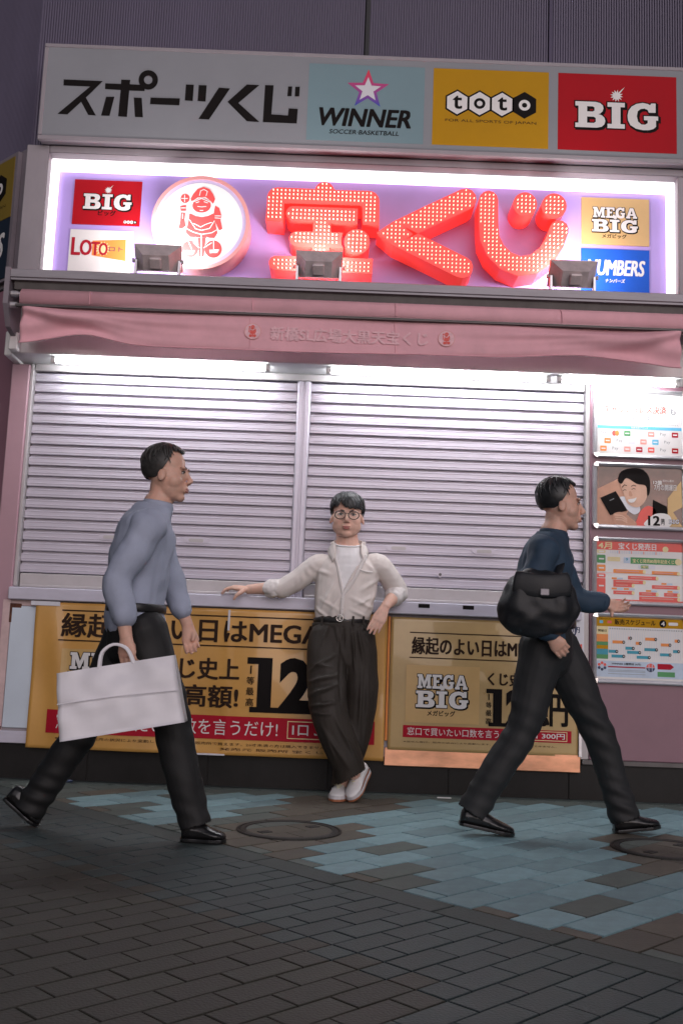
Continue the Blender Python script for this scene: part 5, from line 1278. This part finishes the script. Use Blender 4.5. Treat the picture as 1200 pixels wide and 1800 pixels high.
# pocket, rolled cuffs
def patch(pts, nm, m, th=.003):
    q = MB(); q.add(pts, [tuple(range(len(pts)))]); o = W(q.build(nm, MT[m], sh)); k = o.modifiers.new('t', 'SOLIDIFY'); k.thickness = th; return o
def cuff(name, a, b_, r, w):
    ax = (b_-a).normalized(); q = MB(); c = a
    q.tube([c-ax*w*.55, c-ax*w*.3, c+ax*w*.2, c+ax*w*.5], [r*.97, r*1.04, r*1.05, r*.98], 20, sub=3); me = remesh(q, .005, 2); displace(me, lambda co, n: wrinkle(.008, 22, 22, 22, 5)(co, n)); W(obj(name, me, MT['shirt_edge'], sh, True))
cuff('rolled_cuff', eL.lerp(wL, .27), wL, .053, .058); cuff('rolled_cuff', eR.lerp(wR, .25), wR, .054, .062)
band('pocket_hem', [J(632, 1001, -.331), J(640, 1004, -.329), J(654, 1006, -.312)], .010, 'shirt_edge', sh, (0, 0, 1), .003)
# trousers
q = MB()
q.tube([J(600, 1088, -.212), J(600, 1104, -.215), J(601, 1130, -.222), J(602, 1155, -.232)], [(.158, .112), (.172, .118), (.186, .122), (.180, .112)], 24, side=(1, 0, 0))
lgR = [(576, 1120, -.235), (573, 1165, -.300), (574, 1210, -.365), (580, 1255, -.395), (594, 1300, -.395), (609, 1335, -.385), (616, 1355, -.380), (619, 1375, -.375)]
q.tube([J(*p) for p in lgR], [(.108, .108), (.112, .104), (.108, .098), (.102, .094), (.095, .088), (.088, .082), (.086, .080), (.086, .080)], 20, side=(1, 0, 0))
lgL = [(628, 1120, -.225), (632, 1170, -.245), (634, 1215, -.262), (630, 1260, -.275), (622, 1305, -.285), (611, 1345, -.290), (605, 1368, -.292), (602, 1385, -.292)]
q.tube([J(*p) for p in lgL], [(.104, .106), (.104, .100), (.100, .096), (.092, .090), (.082, .082), (.074, .074), (.070, .068), (.070, .068)], 20, side=(1, 0, 0))
me = remesh(q, .006, 4)
tf_ = []
def tfold(x0, y0, x1, y1, w, a): tf_.append((J(x0, y0, -.33), J(x1, y1, -.33), w, a))
for a in ((545, 1178, 590, 1150, .010, .012), (543, 1198, 596, 1185, .011, .014), (543, 1222, 595, 1200, .012, .014), (545, 1240, 590, 1232, .010, .013), (550, 1168, 585, 1172, .009, .010), (548, 1250, 582, 1252, .011, .012), (588, 1255, 625, 1330, .010, .011), (565, 1270, 612, 1345, .011, .009),
          (572, 1285, 590, 1330, .010, .008), (590, 1100, 596, 1150, .007, .010), (617, 1098, 624, 1180, .007, .012), (628, 1100, 640, 1170, .008, .010), (577, 1100, 566, 1135, .007, .012), (603, 1098, 604, 1140, .006, -.008), (640, 1110, 650, 1150, .008, .008), (636, 1180, 630, 1300, .008, .007), (648, 1170, 640, 1310, .009, .008), (598, 1160, 600, 1230, .010, -.012), (555, 1305, 590, 1365, .010, .006)):
    tfold(*a)
def tr_d(co, n):
    d_ = wrinkle(.007, 7, 5, 5, 8)(co, n)
    if n.y < .3:
        for a, b_, w, am in tf_: d_ += 1.5*ridge(Vector((co.x, a.y, co.z)), a, b_, w, am)
    return d_
displace(me, tr_d)
bm = bmesh.new(); bm.from_mesh(me); hA, hB = J(584, 1381, -.33), J(642, 1349, -.33)
bmesh.ops.delete(bm, geom=[f for f in bm.faces if f.calc_center_median().z < hA.z+(hB.z-hA.z)*(f.calc_center_median().x-hA.x)/(hB.x-hA.x)], context='FACES'); bm.to_mesh(me); bm.free()
tro = W(obj('trousers', me, MT['trousers'], man, True)); k = tro.modifiers.new('t', 'SOLIDIFY'); k.thickness = .004; k.offset = -1
def hemring(c, r, tilt, nm): q = MB(); q.tube([Vector(c)+Vector((r*math.cos(a), r*.92*math.sin(a), tilt*r*math.cos(a))) for a in [2*math.pi*k/24 for k in range(25)]], [(.010, .004)]*25, 8, side=(0, 0, 1), sub=1); W(q.build(nm, MT['trousers'], tro, True))
# waistband, belt, buckle
def waistloop(y, hw, hd, w, th, nm, m, par, zoff=0):
    c = J(600, y, -.212); q = MB(); q.tube([c+Vector((hw*math.sin(a), -hd*math.cos(a), zoff)) for a in [2*math.pi*k/40 for k in range(41)]], [(w/2, th)]*41, 8, side=(0, 0, 1), sub=1); return W(q.build(nm, MT[m], par, True))
waistloop(1101, .166, .117, .030, .004, 'waistband', 'trousers', tro)
bl = waistloop(1092, .158, .114, .030, .0045, 'belt', 'belt', man)
for x in (566, 620, 638): q = MB(); p = J(x, 1092, -.212); dx = p.x-J(600, 1091, -.212).x; yy = -.212-.117*math.sqrt(max(0, 1-(dx/.162)**2)); q.bbox(p.x-.006, p.x+.006, yy-.012, yy, p.z-.026, p.z+.026, .002); W(q.build('belt_loop', MT['trousers'], tro))
bc = J(597, 1086.5, -.338)
q = MB(); n = 28; q.tube([bc+Vector((.0185*math.cos(2*math.pi*i/n), 0, .0185*math.sin(2*math.pi*i/n))) for i in range(n+1)], [(.003, .003)]*(n+1), 8, side=(0, 1, 0), sub=1); bk = W(q.build('buckle', MT['buckle'], bl, True))
for sg in (-1, 1):
    q = MB(); q.tube([bc+Vector((sg*(.004+.008*math.cos(R(a))), -.001*sg, .008*math.sin(R(a)))) for a in range(40, 340, 30)], [.0022]*10, 6, side=(0, 1, 0), sub=1); W(q.build('buckle_emblem', MT['buckle'], bk, True))
# pockets: slanted welts
band('pocket_welt', [J(566, 1104, -.318), J(553, 1128, -.268)], .008, 'trousers', tro, (1, -1, 0), .004)
band('pocket_welt', [J(640, 1104, -.312), J(655, 1135, -.268)], .008, 'trousers', tro, (1, 1, 0), .004)
# sneakers: standing foot, and the crossed foot up on its toe
g0 = J(594, 1404, -.30); 
sA = shoe(man, Vector((.030, -.435, .003)), Vector((.062, -.18, .003)), 0)
tg = Vector((.112, -.425, .004)); sB = shoe(man, tg, tg+Vector((.085, .205, .135)), R(10))

# ---------------------------------------------------------------- walkers (seen from the side, walking to the right)
def walker(label, Y, hx, hy, nk, hips, shoulder, elbow, wrist, knuck, legs, shoes, mats, torso, hair='short', lean=(1, -.12, -.02)):
    e = empty('person', (at(hips[0], hips[1], Y).x, Y, 0)); tag(e, label, 'person')
    P_ = lambda x, y, dy=0: at(x, y, Y+dy)
    T = frame3(P_(hx, hy), lean) @ Matrix.Diagonal((1.03, 1.03, 1.0, 1)); skin = mats['skin']
    b = MB(); head_parts(b, T, P_(*nk)); hp = P_(*hips)
    b.tube([P_(*nk), P_(*nk).lerp(hp, .5), hp], [.055, (.07, .11), (.07, .11)], 14, side=(1, 0, 0))
    for S, E_, Wr, K, dy, fl in zip(shoulder, elbow, wrist, knuck, (-.19, .19), (1, -1)):
        s_, el, wr, kn = P_(*S, dy), P_(*E_, dy-fl*.05), P_(*Wr, dy-fl*.06), P_(*K, dy-fl*.06)
        b.tube([s_, el], [.036, .030], 12); b.tube([el, el.lerp(wr, .4), wr], [.030, .033, (.027, .021)], 12)
        hand(b, wr, kn, (.85, -.2*fl, .1), (0, fl, 0), (28, 30, 32, 36), (.07, .077, .073, .058), ((.022, 0, -.025), (.032, fl*.012, -.045), (.030, fl*.022, -.066)))
    for lg, dy in zip(legs, (-.09, .09)):
        b.tube([P_(*p, dy) for p in lg], [.07, .05, .04], 12)
    W(obj('body', remesh(b, .0045, 3), MT[skin], e, True)); face_parts(e, T)
    W(hair_mesh(T, hair).build('hair', MT[mats['hair']], e, True))
    # shirt
    q = MB(); q.tube([P_(x, y) for x, y, a, d_ in torso], [(a, d_) for x, y, a, d_ in torso], 22, side=(1, 0, 0))
    cuffs = []
    for S, E_, Wr, dy, fl in zip(shoulder, elbow, wrist, (-.19, .19), (1, -1)):
        s_, el, wr = P_(*S, dy), P_(*E_, dy-fl*.05), P_(*Wr, dy-fl*.06)
        end = el.lerp(wr, mats.get('sleeve', .8)); q.tube([s_+Vector((0, fl*.06, .0)), s_, s_.lerp(el, .5), el, end], [.062, .066, .062, .056, .047], 16); cuffs.append((end, wr))
    me = remesh(q, .007, 4); sd_ = hash_seed(label)
    def fd(co, n):
        z = co.z*26+3*noise.noise(Vector((co.x*4+sd_, co.y*4, co.z*3)))
        return .007+wrinkle(.008, 13, 13, 9, sd_)(co, n)+.006*math.sin(z*1.3+co.x*14)*(.4+noise.noise(Vector((co.x*5, co.y*5, co.z*5+sd_))))
    displace(me, fd); zc_ = P_(nk[0], nk[1]+5).z
    bm = bmesh.new(); bm.from_mesh(me); bmesh.ops.delete(bm, geom=[f for f in bm.faces if f.calc_center_median().z > zc_-.12*(f.calc_center_median().x-P_(*nk).x)], context='FACES'); bm.to_mesh(me); bm.free()
    sh_ = W(obj('shirt', me, MT[mats['shirt']], e, True))
    c = P_(*nk)
    q = MB(); q.tube([Vector((c.x+.064*math.cos(a), c.y+.064*math.sin(a), zc_-.12*.064*math.cos(a)+.004)) for a in [2*math.pi*k/24 for k in range(25)]], [(.017, .005)]*25, 8, side=(0, 0, 1), sub=1); W(q.build('collar', MT[mats['shirt']], sh_, True))
    for en, wr in cuffs:
        ax = (wr-en).normalized(); q = MB(); q.tube([en-ax*.03, en+ax*.012], [.049, .047], 18, cap=False, sub=1); W(q.build('cuff', MT[mats['shirt']], sh_, True))
    # trousers
    q = MB(); q.tube([hp+Vector((0, 0, .06)), hp, hp+Vector((0, 0, -.10))], [(.105, .155), (.118, .17), (.112, .165)], 20, side=(1, 0, 0))
    for lg, dy in zip(legs, (-.09, .09)):
        p = [P_(*v, dy) for v in lg]; q.tube([p[0], p[0].lerp(p[1], .5), p[1], p[1].lerp(p[2], .5), p[2], p[2]+(p[2]-p[1]).normalized()*.09], [(.110, .095), (.098, .088), (.080, .076), (.074, .070), (.071, .067), (.072, .068)], 18, side=(1, 0, 0))
    me = remesh(q, .007, 4); kn_ = [P_(*lg[1]) for lg in legs]; an_ = [P_(*lg[2]) for lg in legs]
    def td(co, n):
        d_ = wrinkle(.010, 6, 6, 5, sd_+2)(co, n)
        for k in kn_: d_ += .005*math.sin((co.z+co.x*.4)*75)*math.exp(-((co-k).length/.16)**2)
        for k in an_: d_ += .006*math.sin((co.z+co.x*.3)*95)*math.exp(-((co-k).length/.13)**2)
        return d_
    displace(me, td); cuts = [(P_(*lg[2], dy), (P_(*lg[2], dy)-P_(*lg[1], dy)).normalized()) for lg, dy in zip(legs, (-.09, .09))]
    bm = bmesh.new(); bm.from_mesh(me); bmesh.ops.delete(bm, geom=[f for f in bm.faces if any((f.calc_center_median()-a_).length < .24 and (f.calc_center_median()-a_).dot(x_) > .052 for a_, x_ in cuts)], context='FACES'); bm.to_mesh(me); bm.free()
    o_ = W(obj('trousers', me, MT[mats['trousers']], e, True)); k = o_.modifiers.new('t', 'SOLIDIFY'); k.thickness = .004; k.offset = -1
    q = MB(); wc = hp+Vector((0, 0, .075)); q.tube([wc+Vector((.126*math.cos(a), .178*math.sin(a), -.012)) for a in [2*math.pi*k/32 for k in range(33)]], [(.018, .004)]*33, 8, side=(0, 0, 1), sub=1); W(q.build('belt', MT['belt'], e, True))
    for toe, heel in shoes: shoe(e, toe, heel, 0, style='dress')
    return e
def hash_seed(s): return (sum(ord(c) for c in s) % 17)*1.3
def gz(x, Y, z, y): p = at(x, y, Y); return Vector((p.x, Y, z))
YL = -1.56
wl = walker('person in grey-blue shirt and black trousers striding right with a white bag', YL, 296, 832, (278, 885), (238, 1095),
    ((262, 922), (270, 922)), ((208, 1020), (300, 1020)), ((222, 1120), (330, 1100)), ((224, 1152), (336, 1130)),
    (((250, 1110), (300, 1265), (338, 1428)), ((228, 1110), (150, 1275), (62, 1405))),
    ((gz(398, YL-.09, .003, 1476), gz(318, YL-.09, .003, 1476)), (gz(66, YL+.09, .003, 1452), gz(8, YL+.09, .115, 1405))),
    dict(skin='skin_dark', hair='hair_grey', shirt='blue_shirt', trousers='dark_trousers', sleeve=.62),
    [(279, 888, .066, .066), (268, 908, .085, .15), (258, 935, .118, .195), (248, 985, .128, .185), (240, 1035, .125, .170), (236, 1075, .118, .165), (238, 1098, .118, .168)])
YR = -1.15
wr_ = walker('person in dark navy shirt and charcoal trousers striding right with a black bag', YR, 986, 886, (972, 935), (962, 1120),
    ((955, 968), (968, 968)), ((925, 1058), (1010, 1050)), ((968, 1118), (1062, 1060)), ((984, 1138), (1084, 1066)),
    (((955, 1135), (918, 1280), (838, 1410)), ((978, 1135), (1048, 1280), (1092, 1420))),
    ((gz(903, YR-.10, .003, 1464), gz(806, YR-.10, .045, 1440)), (gz(1160, YR+.09, .035, 1450), gz(1078, YR+.09, .003, 1467))),
    dict(skin='skin_dark', hair='hair', shirt='navy_shirt', trousers='grey_trousers', sleeve=.86),
    [(973, 937, .064, .064), (966, 955, .085, .14), (960, 980, .115, .185), (956, 1020, .122, .175), (956, 1065, .115, .165), (960, 1105, .110, .160), (962, 1125, .110, .160)])
# the white bag in the hand of the left walker
bc_ = at(212, 1226, YL-.30); wb = empty('carrier_bag', (bc_.x, bc_.y, bc_.z-.17)); tag(wb, 'flat white paper carrier bag held at the side of the left-hand walker', 'bag')
TB = Matrix.Translation(bc_) @ Matrix.Rotation(R(-11), 4, 'Y')
def bagm(q):
    W_, H_, D_ = .245, .135, .05; NX, NZ = 26, 16; v = []
    for sg in (-1, 1):
        for i in range(NX+1):
            for j in range(NZ+1):
                u, t = i/NX*2-1, j/NZ*2-1
                d_ = D_*(1-.75*max(0, t)**1.5)*(1-.25*abs(u)**6); x = u*W_*(1-.02*t); z = t*H_
                y = sg*d_+.005*math.sin(u*5+t*3+sg)+.013*noise.noise(Vector((u*2.6, t*2.2, sg*3)))-.008*math.exp(-((t-.05-.03*u)/.05)**2)*sg
                v.append((x, y, z))
    n = (NX+1)*(NZ+1); f = []
    for s_ in (0, n):
        for i in range(NX):
            for j in range(NZ): a = s_+i*(NZ+1)+j; f.append((a, a+NZ+1, a+NZ+2, a+1))
    for i in range(NX): a = i*(NZ+1); f.append((a, a+NZ+1, n+a+NZ+1, n+a))
    for i in (0, NX):
        for j in range(NZ): a = i*(NZ+1)+j; f.append((a, a+1, n+a+1, n+a))
    q.add(v, f); q.xf(TB)
wp(wb, 'bag_body', 'bag_white', bagm, True)
for sg in (-1, 1):
    wp(wb, 'handle', 'bag_white', lambda q: (q.tube([(-.07, sg*.014, .13), (-.05, sg*.012, .19), (0, sg*.008, .215), (.05, sg*.012, .19), (.07, sg*.014, .13)], [(.006, .003)]*5, 8), q.xf(TB)))
wp(wb, 'gusset_fold', 'bag_white', lambda q: (q.tube([(-.24, -.052, .012), (0, -.060, .008), (.24, -.052, -.006)], [.0022]*3, 6), q.xf(TB)))
# the black shoulder bag of the right walker
bb = at(950, 1056, YR-.27); kb2 = empty('shoulder_bag', (bb.x, bb.y, bb.z-.2)); tag(kb2, 'large soft black shoulder bag hanging at the hip of the right-hand walker', 'bag')
q = MB(); q.tube([bb+Vector((-.13, .02, .0)), bb+Vector((-.08, 0, -.01)), bb+Vector((.06, 0, -.01)), bb+Vector((.115, .02, .0))], [(.055, .12), (.068, .145), (.068, .145), (.055, .12)], 20, side=(0, 1, 0)); me = remesh(q, .008, 4)
displace(me, lambda co, n: wrinkle(.02, 8, 8, 8, 4)(co, n)); W(obj('bag_body', me, MT['black_nylon'], kb2, True))
wp(kb2, 'flap', 'black_nylon', lambda q: q.tube([bb+Vector((-.125, -.048, .075)), bb+Vector((0, -.068, .062)), bb+Vector((.115, -.048, .075))], [(.055, .012)]*3, 12, side=(0, 0, 1)), True)
wp(kb2, 'strap', 'black_nylon', lambda q: q.tube([bb+Vector((-.11, -.01, .11)), at(930, 1000, YR-.24), at(955, 950, YR-.16), at(968, 945, YR-.05), at(985, 985, YR-.16), at(980, 1010, YR-.26), bb+Vector((.10, -.01, .11))], [(.018, .003)]*7, 8, side=(1, 0, .2)), True)
wp(kb2, 'buckle', 'hood_metal', lambda q: q.bbox(bb.x-.02, bb.x+.02, bb.y-.086, bb.y-.074, bb.z+.02, bb.z+.05, .003))
